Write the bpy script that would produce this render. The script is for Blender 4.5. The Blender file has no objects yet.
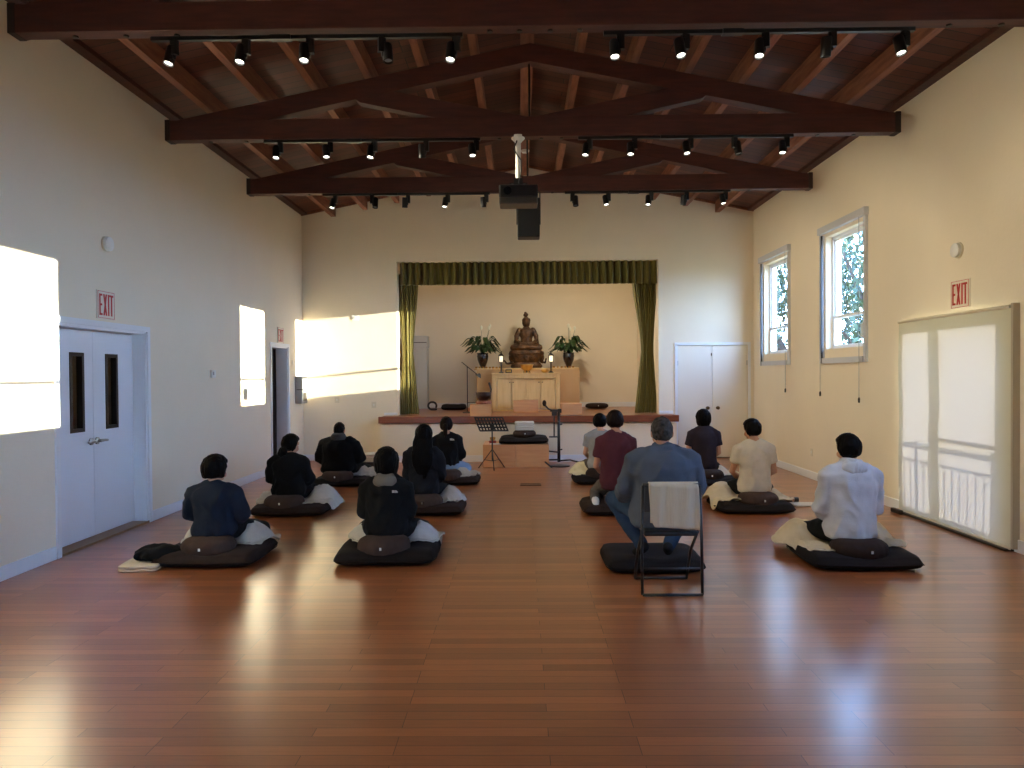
import bpy, bmesh, math, random
from math import sin, cos, pi, radians
from mathutils import Vector, Matrix, noise, Euler
random.seed(7)
sc = bpy.context.scene
col = sc.collection
# ------------------------------------------------------------------ camera
def rot_m(yaw, pitch, roll):
    return (Matrix.Rotation(radians(yaw), 3, 'Z') @ Matrix.Rotation(radians(pitch), 3, 'X') @ Matrix.Rotation(radians(roll), 3, 'Y'))
cam = bpy.data.cameras.new('camera')
camo = bpy.data.objects.new('camera', cam)
col.objects.link(camo)
Rm = rot_m(0.7, -0.742, 0.419)
cm = Matrix((Rm.col[0], Rm.col[2], -Rm.col[1])).transposed().to_4x4()
camo.matrix_world = Matrix.Translation((0, 0, 1.6)) @ cm
cam.sensor_width = 36.0
cam.lens = 711.5 / 1024 * 36
cam.clip_end = 300
sc.camera = camo
# ------------------------------------------------------------------ light
SUN_E, SKY_E, EXPO = 25.0, 19.0, 0.58
sc.view_settings.view_transform = 'Standard'
sc.view_settings.look = 'None'
sc.view_settings.gamma = 1.0
sc.view_settings.use_curve_mapping = False
sc.view_settings.exposure = EXPO
w = bpy.data.worlds.new('sky')
sc.world = w
w.use_nodes = True
wn, wl = w.node_tree.nodes, w.node_tree.links
bg = wn['Background']
tc = wn.new('ShaderNodeTexCoord')
sp = wn.new('ShaderNodeSeparateXYZ')
wl.new(tc.outputs['Generated'], sp.inputs[0])
rp = wn.new('ShaderNodeValToRGB')
rp.color_ramp.elements[0].position = 0.0
rp.color_ramp.elements[0].color = (.43, .64, 1.0, 1)
rp.color_ramp.elements[1].position = 0.6
rp.color_ramp.elements[1].color = (.20, .38, .85, 1)
wl.new(sp.outputs[2], rp.inputs[0])
wl.new(rp.outputs[0], bg.inputs[0])
bg.inputs[1].default_value = SKY_E
sd = bpy.data.lights.new('sun', 'SUN')
sd.energy = SUN_E
sd.color = (1.0, .91, .74)
sd.angle = radians(0.3)
so = bpy.data.objects.new('sun', sd)
so.rotation_euler = Vector((-8.6, 1.22, -0.817)).to_track_quat('-Z', 'Y').to_euler()
so.location = (30, -3, 6)
col.objects.link(so)
sc.cycles.max_bounces = 10
sc.cycles.diffuse_bounces = 7
sc.cycles.glossy_bounces = 4
sc.cycles.transparent_max_bounces = 12
sc.cycles.sample_clamp_indirect = 8.0
sc.cycles.caustics_reflective = False
sc.cycles.caustics_refractive = False
# ------------------------------------------------------------------ materials
def lin(c):
    r = []
    for v in c:
        v = v / 255.0
        r.append(v / 12.92 if v <= .04045 else ((v + .055) / 1.055) ** 2.4)
    return (r[0], r[1], r[2], 1)
def mat(name, rgb, rough=.6, metal=0, var=0, vscale=8, stretch=(1, 1, 1), bump=0, bscale=60, emit=0, coat=0, sheen=0, rgb2=None):
    m = bpy.data.materials.new(name)
    m.use_nodes = True
    n, l = m.node_tree.nodes, m.node_tree.links
    p = n['Principled BSDF']
    c = lin(rgb)
    p.inputs['Base Color'].default_value = c
    p.inputs['Roughness'].default_value = rough
    p.inputs['Metallic'].default_value = metal
    if 'hair' in name or rough >= .9: p.inputs['Specular IOR Level'].default_value = .04 if 'hair' in name else .2
    if coat:
        p.inputs['Coat Weight'].default_value = coat
        p.inputs['Coat Roughness'].default_value = .17
    if sheen:
        p.inputs['Sheen Weight'].default_value = sheen
    if emit:
        p.inputs['Emission Color'].default_value = c
        p.inputs['Emission Strength'].default_value = emit
    t = n.new('ShaderNodeTexCoord')
    mp = n.new('ShaderNodeMapping')
    mp.inputs['Scale'].default_value = stretch
    l.new(t.outputs['Object'], mp.inputs[0])
    if var or rgb2:
        nz = n.new('ShaderNodeTexNoise')
        nz.inputs['Scale'].default_value = vscale
        nz.inputs['Detail'].default_value = 4
        l.new(mp.outputs[0], nz.inputs['Vector'])
        r = n.new('ShaderNodeValToRGB')
        r.color_ramp.elements[0].position = .3
        r.color_ramp.elements[1].position = .7
        if rgb2:
            r.color_ramp.elements[0].color = c
            r.color_ramp.elements[1].color = lin(rgb2)
        else:
            r.color_ramp.elements[0].color = tuple(x * (1 - var) for x in c[:3]) + (1,)
            r.color_ramp.elements[1].color = tuple(min(1, x * (1 + var)) for x in c[:3]) + (1,)
        l.new(nz.outputs['Fac'], r.inputs[0])
        l.new(r.outputs[0], p.inputs['Base Color'])
    if bump:
        nb = n.new('ShaderNodeTexNoise')
        nb.inputs['Scale'].default_value = bscale
        nb.inputs['Detail'].default_value = 3
        l.new(mp.outputs[0], nb.inputs['Vector'])
        b = n.new('ShaderNodeBump')
        b.inputs['Strength'].default_value = bump
        b.inputs['Distance'].default_value = .01
        l.new(nb.outputs['Fac'], b.inputs['Height'])
        l.new(b.outputs[0], p.inputs['Normal'])
    return m
def planks(name, c1, c2, cm_, bw, rh, rough, axis='XY', coat=0, grain=.25, msize=.0015, bump=.1):
    m = bpy.data.materials.new(name)
    m.use_nodes = True
    n, l = m.node_tree.nodes, m.node_tree.links
    p = n['Principled BSDF']
    t = n.new('ShaderNodeTexCoord')
    mp = n.new('ShaderNodeMapping')
    mp.inputs['Location'].default_value = (37.3, 41.1, 0)
    if axis == 'YX':
        mp.inputs['Rotation'].default_value = (0, 0, pi / 2)
    l.new(t.outputs['Object'], mp.inputs[0])
    b = n.new('ShaderNodeTexBrick')
    b.offset = .37
    b.offset_frequency = 3
    b.inputs['Scale'].default_value = 1
    b.inputs['Brick Width'].default_value = bw
    b.inputs['Row Height'].default_value = rh
    b.inputs['Mortar Size'].default_value = msize
    b.inputs['Mortar Smooth'].default_value = .3
    b.inputs['Color1'].default_value = lin(c1)
    b.inputs['Color2'].default_value = lin(c2)
    b.inputs['Mortar'].default_value = lin(cm_)
    l.new(mp.outputs[0], b.inputs['Vector'])
    nz = n.new('ShaderNodeTexNoise')
    nz.inputs['Scale'].default_value = 6
    nz.inputs['Detail'].default_value = 6
    m2 = n.new('ShaderNodeMapping')
    m2.inputs['Scale'].default_value = (1, 14, 1)
    l.new(mp.outputs[0], m2.inputs[0])
    l.new(m2.outputs[0], nz.inputs['Vector'])
    r = n.new('ShaderNodeMapRange')
    r.inputs['To Min'].default_value = 1 - grain
    r.inputs['To Max'].default_value = 1 + grain
    l.new(nz.outputs['Fac'], r.inputs['Value'])
    mx = n.new('ShaderNodeVectorMath')
    mx.operation = 'SCALE'
    l.new(b.outputs['Color'], mx.inputs[0])
    l.new(r.outputs[0], mx.inputs['Scale'])
    l.new(mx.outputs[0], p.inputs['Base Color'])
    p.inputs['Roughness'].default_value = rough
    if coat:
        p.inputs['Coat Weight'].default_value = coat
        p.inputs['Coat Roughness'].default_value = .21
    bu = n.new('ShaderNodeBump')
    bu.inputs['Strength'].default_value = bump
    bu.inputs['Distance'].default_value = .004
    ad = n.new('ShaderNodeMath')
    ad.operation = 'MULTIPLY_ADD'
    ad.inputs[1].default_value = -1.0
    sx = n.new('ShaderNodeSeparateXYZ')
    l.new(b.outputs['Color'], sx.inputs[0])
    l.new(b.outputs['Fac'], ad.inputs[0])
    l.new(sx.outputs[0], ad.inputs[2])
    l.new(ad.outputs[0], bu.inputs['Height'])
    l.new(bu.outputs[0], p.inputs['Normal'])
    return m
def glassmat():
    m = bpy.data.materials.new('window_glass')
    m.use_nodes = True
    n, l = m.node_tree.nodes, m.node_tree.links
    n.remove(n['Principled BSDF'])
    o = n['Material Output']
    tr = n.new('ShaderNodeBsdfTransparent')
    tr.inputs[0].default_value = (.94, .97, .97, 1)
    g = n.new('ShaderNodeBsdfGlossy')
    g.inputs['Roughness'].default_value = .02
    f = n.new('ShaderNodeFresnel')
    f.inputs[0].default_value = 1.45
    mx = n.new('ShaderNodeMixShader')
    ge = n.new('ShaderNodeNewGeometry')
    mm = n.new('ShaderNodeMath')
    mm.operation = 'MULTIPLY_ADD'
    mm.inputs[1].default_value = -1.0
    l.new(ge.outputs['Backfacing'], mm.inputs[0])
    mm.inputs[2].default_value = 1.0
    m3 = n.new('ShaderNodeMath')
    m3.operation = 'MULTIPLY'
    l.new(mm.outputs[0], m3.inputs[0])
    l.new(f.outputs[0], m3.inputs[1])
    l.new(m3.outputs[0], mx.inputs[0])
    l.new(tr.outputs[0], mx.inputs[1])
    l.new(g.outputs[0], mx.inputs[2])
    l.new(mx.outputs[0], o.inputs[0])
    return m
def shademat():
    m = bpy.data.materials.new('roller_shade_fabric')
    m.use_nodes = True
    n, l = m.node_tree.nodes, m.node_tree.links
    n.remove(n['Principled BSDF'])
    o = n['Material Output']
    a = n.new('ShaderNodeBsdfDiffuse')
    a.inputs[0].default_value = lin((202, 200, 176))
    b = n.new('ShaderNodeBsdfTranslucent')
    b.inputs[0].default_value = (.026, .0235, .023, 1)
    ad = n.new('ShaderNodeAddShader')
    l.new(a.outputs[0], ad.inputs[0])
    l.new(b.outputs[0], ad.inputs[1])
    l.new(ad.outputs[0], o.inputs[0])
    return m
WALL = mat('cream_stucco', (232, 220, 196), .85, bump=.16, bscale=26, var=.015, vscale=2)
TRIMW = mat('white_trim_paint', (226, 228, 230), .45)
DOORW = mat('white_door_paint', (222, 226, 232), .42)
DOORC = mat('cream_door_paint', (230, 222, 204), .5)
FLOOR = planks('hardwood_floor', (172, 104, 60), (140, 82, 47), (50, 22, 12), 1.05, .078, .30, coat=.6, grain=.22, bump=.10)
STAGEF = planks('stage_boards', (150, 88, 50), (120, 66, 36), (50, 24, 12), 1.2, .08, .3, coat=.4)
ROOFB = planks('roof_boards', (104, 52, 36), (74, 36, 26), (20, 10, 7), 3.0, .14, .6, axis='XY', grain=.35, msize=.006, bump=.3)
BEAM = mat('stained_beam_wood', (62, 28, 21), .6, rgb2=(84, 40, 30), vscale=3, stretch=(1, 8, 8), bump=.15, bscale=20)
PURL = mat('purlin_wood', (116, 68, 48), .65, rgb2=(150, 98, 72), vscale=3, stretch=(8, 1, 8), bump=.12, bscale=20)
OAKTRIM = mat('dark_stage_edge_wood', (112, 54, 26), .4, rgb2=(134, 70, 36), vscale=3, stretch=(1, 9, 9))
MAPLE = mat('maple_cabinet_wood', (206, 172, 116), .42, rgb2=(218, 186, 130), vscale=3, stretch=(9, 9, 1))
MAPLE2 = mat('birch_box_wood', (204, 148, 100), .45, rgb2=(214, 162, 112), vscale=3, stretch=(1, 9, 9))
BLACK = mat('black_painted_metal', (18, 18, 20), .4)
BLACKP = mat('black_plastic', (22, 22, 24), .35, var=.1, vscale=30)
STEEL = mat('brushed_steel', (170, 168, 162), .3, metal=1)
DARKM = mat('dark_frame_metal', (58, 52, 48), .4, metal=.6)
GREY = mat('grey_plastic', (150, 152, 150), .45)
WHITEP = mat('white_plastic', (226, 226, 220), .4)
CREAMP = mat('cream_plastic', (214, 204, 180), .45)
BRASS = mat('antique_brass_knob', (92, 76, 54), .35, metal=.9)
GOLD = mat('gilded_metal', (196, 150, 80), .3, metal=.9)
BRONZE = mat('aged_gilt_bronze', (44, 28, 18), .42, metal=.35, rgb2=(104, 70, 36), vscale=9, bump=.3, bscale=50)
VELVET = mat('olive_velvet', (104, 94, 24), .8, sheen=.25, rgb2=(84, 76, 18), vscale=20, stretch=(6, 6, .4))
MAT_D = mat('dark_brown_cotton', (44, 32, 28), .9, var=.12, vscale=14, bump=.3, bscale=90)
MAT_B = mat('black_brown_cotton', (27, 21, 20), .9, var=.12, vscale=14, bump=.3, bscale=90)
ZAFU = mat('taupe_brown_cotton', (66, 50, 42), .9, var=.1, vscale=16, bump=.3, bscale=90)
LEAF = mat('leaf_green', (28, 50, 20), .45, rgb2=(50, 80, 34), vscale=6)
FLOWER = mat('white_spathe', (228, 228, 210), .5)
VASE = mat('dark_glazed_vase', (44, 24, 18), .25, coat=.5)
EXITR = mat('exit_red', (196, 40, 34), .5)
EXITW = mat('exit_plate_white', (226, 214, 194), .5)
TOWEL = mat('white_towel', (214, 210, 200), .95, bump=.5, bscale=160)
LINEN = mat('beige_linen_blanket', (204, 188, 158), .95, var=.05, vscale=12, bump=.4, bscale=120)
LINEN2 = mat('pale_grey_blanket', (186, 178, 166), .95, var=.06, vscale=12, bump=.4, bscale=120)
TOWELB = mat('beige_ribbed_towel', (190, 174, 148), .95, bump=.6, bscale=70, stretch=(1, 1, .1))
SKIN = mat('skin_light', (196, 146, 116), .55, var=.04, vscale=20)
SKIN2 = mat('skin_warm', (176, 124, 94), .55, var=.04, vscale=20)
HAIRB = mat('black_hair', (9, 8, 8), .5, rgb2=(18, 15, 14), vscale=30, stretch=(4, 4, .5), bump=.4, bscale=50)
HAIRD = mat('dark_brown_hair', (20, 14, 12), .5, rgb2=(34, 24, 20), vscale=30, stretch=(4, 4, .5), bump=.4, bscale=50)
HAIRG = mat('greying_hair', (34, 30, 28), .6, rgb2=(78, 72, 68), vscale=40, bump=.5, bscale=80)
GLASS = glassmat()
SHADE = shademat()
LAMPON = mat('lit_lamp_lens', (255, 250, 235), .3, emit=5)
LAMPDIM = mat('dim_lamp_lens', (150, 160, 170), .2)
LANT = mat('lit_lantern_panel', (255, 240, 210), .5, emit=.6)
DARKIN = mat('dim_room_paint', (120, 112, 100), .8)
def fabric(name, rgb, rough=.9):
    return mat(name, rgb, rough, var=.08, vscale=10, bump=.35, bscale=110)
# ------------------------------------------------------------------ mesh builder
class MB:
    def __init__(s):
        s.v, s.f = [], []
    def add(s, vs, fs):
        o = len(s.v)
        s.v += [tuple(a) for a in vs]
        s.f += [tuple(i + o for i in f) for f in fs]
        return s
    def box(s, x0, x1, y0, y1, z0, z1, M=None):
        vs = [Vector((x, y, z)) for z in (z0, z1) for y in (y0, y1) for x in (x0, x1)]
        if M is not None:
            vs = [M @ a for a in vs]
        return s.add(vs, [(0, 2, 3, 1), (4, 5, 7, 6), (0, 1, 5, 4), (2, 6, 7, 3), (0, 4, 6, 2), (1, 3, 7, 5)])
    def prism(s, pts, f0, f1):           # pts polygon, f0/f1 map (a,b)->xyz at both ends
        n = len(pts)
        vs = [f0(*p) for p in pts] + [f1(*p) for p in pts]
        fs = [tuple(range(n))[::-1], tuple(range(n, 2 * n))] + [(i, (i + 1) % n, n + (i + 1) % n, n + i) for i in range(n)]
        return s.add(vs, fs)
    def rings(s, R_, cap=True):
        n = len(R_[0])
        vs = [p for r in R_ for p in r]
        fs = []
        for k in range(len(R_) - 1):
            for i in range(n):
                j = (i + 1) % n
                fs.append((k * n + i, k * n + j, (k + 1) * n + j, (k + 1) * n + i))
        if cap:
            fs.append(tuple(range(n))[::-1])
            fs.append(tuple((len(R_) - 1) * n + i for i in range(n)))
        return s.add(vs, fs)
    def tube(s, pts, rad, seg=12, round_ends=False, flat=1.0, up=None):
        pts = [Vector(p) for p in pts]
        if not isinstance(rad, (list, tuple)):
            rad = [rad] * len(pts)
        rad = list(rad)
        if round_ends:
            d0 = (pts[0] - pts[1]).normalized()
            d1 = (pts[-1] - pts[-2]).normalized()
            a = [(pts[0] + d0 * rad[0] * sin(t), rad[0] * cos(t)) for t in (1.35, .95, .5)]
            b = [(pts[-1] + d1 * rad[-1] * sin(t), rad[-1] * cos(t)) for t in (.5, .95, 1.35)]
            pts = [q[0] for q in a] + pts + [q[0] for q in b]
            rad = [q[1] for q in a] + rad + [q[1] for q in b]
        R_ = []
        u = None
        for i, p in enumerate(pts):
            d = (pts[min(i + 1, len(pts) - 1)] - pts[max(i - 1, 0)]).normalized()
            if u is None:
                u = Vector(up) if up else (Vector((0, 0, 1)) if abs(d.z) < .9 else Vector((0, 1, 0)))
            u = (u - d * u.dot(d)).normalized()
            v = d.cross(u)
            R_.append([p + (u * cos(2 * pi * k / seg) * flat + v * sin(2 * pi * k / seg)) * rad[i] for k in range(seg)])
        return s.rings(R_)
    def loft(s, rs, seg=24, sq=2.0):     # rs: (cx, cy, z, hx, hy)
        R_ = []
        for cx, cy, z, hx, hy in rs:
            r = []
            for k in range(seg):
                a = 2 * pi * k / seg
                c_, s_ = cos(a), sin(a)
                e = 2.0 / sq
                r.append((cx + hx * math.copysign(abs(c_) ** e, c_), cy + hy * math.copysign(abs(s_) ** e, s_), z))
            R_.append(r)
        return s.rings(R_)
    def lathe(s, prof, c=(0, 0, 0), seg=28, M=None):
        R_ = []
        for r, z in prof:
            q = [Vector((r * cos(2 * pi * k / seg), r * sin(2 * pi * k / seg), z)) for k in range(seg)]
            if M is not None:
                q = [M @ a for a in q]
            R_.append([a + Vector(c) for a in q])
        return s.rings(R_)
    def ell(s, c, r, M=None, n=16, m=12):
        c = Vector(c)
        R_ = []
        for j in range(1, m):
            t = pi * j / m
            q = [Vector((r[0] * sin(t) * cos(2 * pi * k / n), r[1] * sin(t) * sin(2 * pi * k / n), -r[2] * cos(t))) for k in range(n)]
            if M is not None:
                q = [M @ a for a in q]
            R_.append([c + a for a in q])
        return s.rings(R_)
    def xform(s, M):
        s.v = [tuple(M @ Vector(a)) for a in s.v]
        return s
    def mesh(s, name):
        me = bpy.data.meshes.new(name)
        me.from_pydata(s.v, [], s.f)
        bm = bmesh.new()
        bm.from_mesh(me)
        bmesh.ops.recalc_face_normals(bm, faces=bm.faces)
        bm.to_mesh(me)
        bm.free()
        return me
def tag(o, label=None, cat=None, group=None, kind=None):
    if label: o['label'] = label
    if cat: o['category'] = cat
    if group: o['group'] = group
    if kind: o['kind'] = kind
    return o
def place(o, parent=None, loc=None, rz=None):
    col.objects.link(o)
    if parent is not None: o.parent = parent
    if loc is not None: o.location = loc
    if rz is not None: o.rotation_euler = (0, 0, rz)
    return o
def build(mb, name, m, parent=None, loc=None, rz=None, smooth=False, bevel=0, sub=0, label=None):
    me = mb.mesh(name) if isinstance(mb, MB) else mb
    me.materials.clear()
    me.materials.append(m)
    o = bpy.data.objects.new(name, me)
    place(o, parent, loc, rz)
    if smooth:
        me.polygons.foreach_set('use_smooth', [True] * len(me.polygons))
    if smooth == 'auto':
        md = o.modifiers.new('edges', 'EDGE_SPLIT')
        md.split_angle = radians(35)
    if bevel:
        b = o.modifiers.new('bevel', 'BEVEL')
        b.width = bevel
        b.segments = 2
        b.limit_method = 'ANGLE'
    if sub:
        b = o.modifiers.new('sub', 'SUBSURF')
        b.levels = b.render_levels = sub
    if label: o['label'] = label
    return o
def empty(name, loc=(0, 0, 0), rz=0, label=None, cat=None, group=None, kind=None):
    o = bpy.data.objects.new(name, None)
    place(o, None, loc, rz)
    return tag(o, label, cat, group, kind)
def kids(o):
    return [c for c in bpy.data.objects if c.parent is o]
def copy_tree(o, parent=None, loc=None, rz=None):
    c = o.copy()
    col.objects.link(c)
    if parent is not None: c.parent = parent
    if loc is not None: c.location = loc
    if rz is not None: c.rotation_euler = (0, 0, rz)
    for k in kids(o): copy_tree(k, c)
    return c
def fuse(mb, voxel, smooth=6, fold=0, fs=(7, 7, 3.5), seed=0, fmax=None):
    me = mb.mesh('tmp')
    o = bpy.data.objects.new('tmp', me)
    col.objects.link(o)
    r = o.modifiers.new('r', 'REMESH')
    r.mode = 'VOXEL'
    r.voxel_size = voxel
    s_ = o.modifiers.new('s', 'SMOOTH')
    s_.iterations = smooth
    s_.factor = .5
    dg = bpy.context.evaluated_depsgraph_get()
    dg.update()
    out = bpy.data.meshes.new_from_object(o.evaluated_get(dg))
    bpy.data.objects.remove(o)
    bpy.data.meshes.remove(me)
    if fold:
        ns = [Vector(n.vector) for n in out.vertex_normals]
        for i, v in enumerate(out.vertices):
            p = v.co
            q = Vector((p.x * fs[0] + seed * 3.1, p.y * fs[1], p.z * fs[2]))
            wv = noise.noise(q * .5) * .8
            a = noise.noise(q + Vector((wv, wv, wv)) * 1.5)
            a = (1 - abs(a) * 2.6) * .6 + noise.noise(q * 2.3) * .4
            v.co = p + ns[i] * (a * fold)
    return out
def wall(name, f, us, vs, opens, th, m=WALL, extra=None):
    """wall in the (u,v) plane; f(u,v,d) -> xyz with d the depth into the wall; opens = (u0,u1,v0,v1)"""
    U = sorted(set(us + [o for q in opens for o in q[:2]]))
    V = sorted(set(vs + [o for q in opens for o in q[2:]]))
    def solid(i, j):
        if i < 0 or j < 0 or i >= len(U) - 1 or j >= len(V) - 1: return False
        a, b = (U[i] + U[i + 1]) / 2, (V[j] + V[j + 1]) / 2
        return not any(q[0] < a < q[1] and q[2] < b < q[3] for q in opens)
    mb = MB()
    for i in range(len(U) - 1):
        for j in range(len(V) - 1):
            if not solid(i, j): continue
            u0, u1, v0, v1 = U[i], U[i + 1], V[j], V[j + 1]
            for d in (0, th):
                mb.add([f(u0, v0, d), f(u1, v0, d), f(u1, v1, d), f(u0, v1, d)], [(0, 1, 2, 3)])
            for di, dj, a, b in ((-1, 0, (u0, v0), (u0, v1)), (1, 0, (u1, v0), (u1, v1)), (0, -1, (u0, v0), (u1, v0)), (0, 1, (u0, v1), (u1, v1))):
                if not solid(i + di, j + dj):
                    mb.add([f(*a, 0), f(*b, 0), f(*b, th), f(*a, th)], [(0, 1, 2, 3)])
    if extra: extra(mb)
    me = mb.mesh(name)
    bm = bmesh.new()
    bm.from_mesh(me)
    bmesh.ops.remove_doubles(bm, verts=bm.verts, dist=1e-4)
    bmesh.ops.recalc_face_normals(bm, faces=bm.faces)
    bm.to_mesh(me)
    bm.free()
    return tag(build(me, name, m), kind='structure')
# ------------------------------------------------------------------ room shell
XL, XR, YB, YR, ZT, YS = -4.12, 4.38, 13.43, -3.2, 4.66, 16.6
CX, SL = 0.13, .205
RID = ZT + SL * (CX - XL)
tag(build(MB().box(XL - .3, XR + .3, YR - .3, YB + .3, -.12, 0), 'floor', FLOOR), kind='structure')
WC = [9.7, 12.27, 4.58, 2.02, -.54]                      # window centres along the right wall
WO = [(c - .56, c + .56, 1.92, 3.53) for c in WC]
DR = (6.42, 8.16, 0.02, 2.12)                            # glazed exit door, right wall
wall('wall_right', lambda u, v, d: (XR + d, u, v), [YR, YB + .25], [0, ZT + .12], WO + [DR], .22)
DL = (6.28, 7.79, 0.0, 2.10)
DL2 = (11.71, 12.55, 0.0, 2.12)
wall('wall_left', lambda u, v, d: (XL - d, u, v), [YR, YB + .25], [0, ZT + .12], [DL, DL2], .2)
SO = (-2.33, 2.60, .70, 3.75)
BD = (2.95, 4.27, 0, 2.13)
def gab(Y0, Y1):
    def g(mb):
        P = [(XL, ZT), (XR, ZT), (CX, RID)]
        mb.prism(P, lambda a, b: (a, Y0, b), lambda a, b: (a, Y1, b))
    return g
wall('wall_back', lambda u, v, d: (u, YB + d, v), [XL, XR], [0, ZT], [SO, BD], .25, extra=gab(YB, YB + .25))
GL = [(-3.4, -2.0, .05, 2.3)]         # unseen glazed opening added behind the camera for general light
wall('wall_front', lambda u, v, d: (u, YR - d, v), [XL, XR], [0, ZT], GL, .25, extra=gab(YR - .25, YR))
rb = MB()
for sx_, xa in ((-1, XL - .3), (1, XR + .3)):
    za = RID - SL * abs(xa - CX)
    rb.prism([(xa, za), (CX, RID), (CX, RID + .08), (xa, za + .08)], lambda a, b: (a, YR - .3, b), lambda a, b: (a, YB + .5, b))
tag(build(rb, 'ceiling', ROOFB), kind='structure')
# stage room
tag(build(MB().box(-2.95, -2.80, YB + .25, YS, .7, 4.3), 'wall_stage_left', WALL), kind='structure')
tag(build(MB().box(2.72, 2.87, YB + .25, YS, .7, 4.3), 'wall_stage_right', WALL), kind='structure')
tag(build(MB().box(-2.95, 2.87, YS, YS + .15, .7, 4.3), 'wall_stage_back', WALL), kind='structure')
tag(build(MB().box(-2.95, 2.87, YB + .25, YS, 4.2, 4.32), 'ceiling_stage', WALL), kind='structure')
tag(build(MB().box(-2.33, 2.60, YB, YB + .25, .76, .842).box(-2.58, 2.86, 13.07, YB, .76, .842).box(-2.95, 2.87, YB + .25, YS, .76, .842), 'floor_stage', STAGEF), kind='structure')
st = empty('stage_apron', (0, 13.05, 0), label='low cream stage front with a dark wooden nosing along its top', cat='stage')
build(MB().box(-2.58, 2.86, 0.05, .37, 0, .70), 'front_panel', WALL, st)
build(MB().box(-2.62, 2.89, -.03, .03, .722, .844), 'nosing', OAKTRIM, st, bevel=.008)
build(MB().box(-2.59, 2.87, .03, .05, 0, .12), 'baseboard', TRIMW, st)
# baseboards / casings
tag(build(MB().box(XL, XL + .018, YR, DL[0] - .07, 0, .115), 'baseboard_left', TRIMW, bevel=.004), kind='structure')
tag(build(MB().box(XL, XL + .018, DL[1] + .07, DL2[0] - .05, 0, .115), 'baseboard_left', TRIMW, bevel=.004), kind='structure')
tag(build(MB().box(XL, XL + .018, DL2[1] + .05, YB, 0, .115), 'baseboard_left', TRIMW), kind='structure')
tag(build(MB().box(XR - .018, XR, DR[1] + .06, YB, 0, .115), 'baseboard_right', TRIMW, bevel=.004), kind='structure')
tag(build(MB().box(XR - .018, XR, YR, DR[0] - .06, 0, .115), 'baseboard_right', TRIMW, bevel=.004), kind='structure')
tag(build(MB().box(XL, -2.60, YB - .018, YB, 0, .115), 'baseboard_back', TRIMW), kind='structure')
tag(build(MB().box(-2.80, 2.72, YS - .016, YS, .842, .95), 'baseboard_stage', TRIMW), kind='structure')
for a, b in ((-2.585, -2.33), (2.60, 2.86)):
    tag(build(MB().box(a, b, YB - .03, YB, .846, .90), 'trim_stage', TRIMW, bevel=.004), kind='structure')
cr = MB()
for xa, xb in ((XL, CX), (CX, XR)):
    z = lambda x: RID - SL * abs(x - CX)
    cr.prism([(xa, z(xa)), (xb, z(xb)), (xb, z(xb) - .035), (xa, z(xa) - .035)], lambda a, b: (a, YB - .04, b), lambda a, b: (a, YB, b))
tag(build(cr, 'trim_gable', PURL), kind='structure')

def casing(name, f, u0, u1, v1, wd=.055, th=.018, m=TRIMW, parent=None, v0=0.0):
    mb = MB()
    def bx(a, b, c, d):
        P = [f(a, c, 0), f(b, c, 0), f(b, d, 0), f(a, d, 0), f(a, c, -th), f(b, c, -th), f(b, d, -th), f(a, d, -th)]
        mb.add(P, [(0, 1, 2, 3), (4, 5, 6, 7), (0, 1, 5, 4), (1, 2, 6, 5), (2, 3, 7, 6), (3, 0, 4, 7)])
    bx(u0 - wd, u0, v0, v1 + wd); bx(u1, u1 + wd, v0, v1 + wd); bx(u0, u1, v1, v1 + wd)
    return build(mb, name, m, parent)
FL_ = lambda u, v, d: (XL - d, u, v)
FB_ = lambda u, v, d: (u, YB + d, v)
FR_ = lambda u, v, d: (XR + d, u, v)
# left double door
d1 = empty('door_1', (0, 0, 0), kind='structure')
casing('door_casing', FL_, DL[0], DL[1], DL[3], parent=d1)
fm = MB().box(XL - .2, XL, DL[0], DL[0] + .03, 0, DL[3]).box(XL - .2, XL, DL[1] - .03, DL[1], 0, DL[3]).box(XL - .2, XL, DL[0], DL[1], DL[3] - .03, DL[3])
build(fm, 'door_frame', TRIMW, d1)
build(MB().box(XL - .2, XL + .01, DL[0], DL[1], -.01, .022), 'threshold', mat('oak_threshold', (150, 112, 76), .45), d1)
XD = XL - .14
for y0, y1, la, lb in ((6.31, 7.033, 6.68, 6.87), (7.037, 7.76, 7.26, 7.45)):
    lf = MB()
    X0, X1 = XD - .045, XD
    lf.box(X0, X1, y0, la, .03, 2.065).box(X0, X1, lb, y1, .03, 2.065).box(X0, X1, la, lb, .03, 1.09).box(X0, X1, la, lb, 1.83, 2.065)
    L_ = build(lf, 'door_leaf', DOORW, d1)
    fr = MB()
    for a, b, c, d in ((la - .015, la + .02, 1.075, 1.845), (lb - .02, lb + .015, 1.075, 1.845), (la, lb, 1.075, 1.11), (la, lb, 1.81, 1.845)):
        fr.box(X0 - .006, X1 + .008, a, b, c, d)
    build(fr, 'lite_frame', DARKM, L_)
    build(MB().box(XD - .025, XD - .02, la, lb, 1.09, 1.83), 'pane', GLASS, L_)
for s in (-1, 1):
    h = MB().lathe([(.0, 0), (.036, 0), (.036, .014), (.016, .022), (.016, .05), (0, .05)], (XD, 7.035 + s * .05, .97), 16, Matrix.Rotation(pi / 2, 4, 'Y'))
    h.tube([(XD + .045, 7.035 + s * .05, .97), (XD + .05, 7.035 + s * .11, .972), (XD + .048, 7.035 + s * .155, .968)], [.016, .014, .012], 10, True)
    build(h, 'door_handle', STEEL, d1, smooth='auto')
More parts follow.
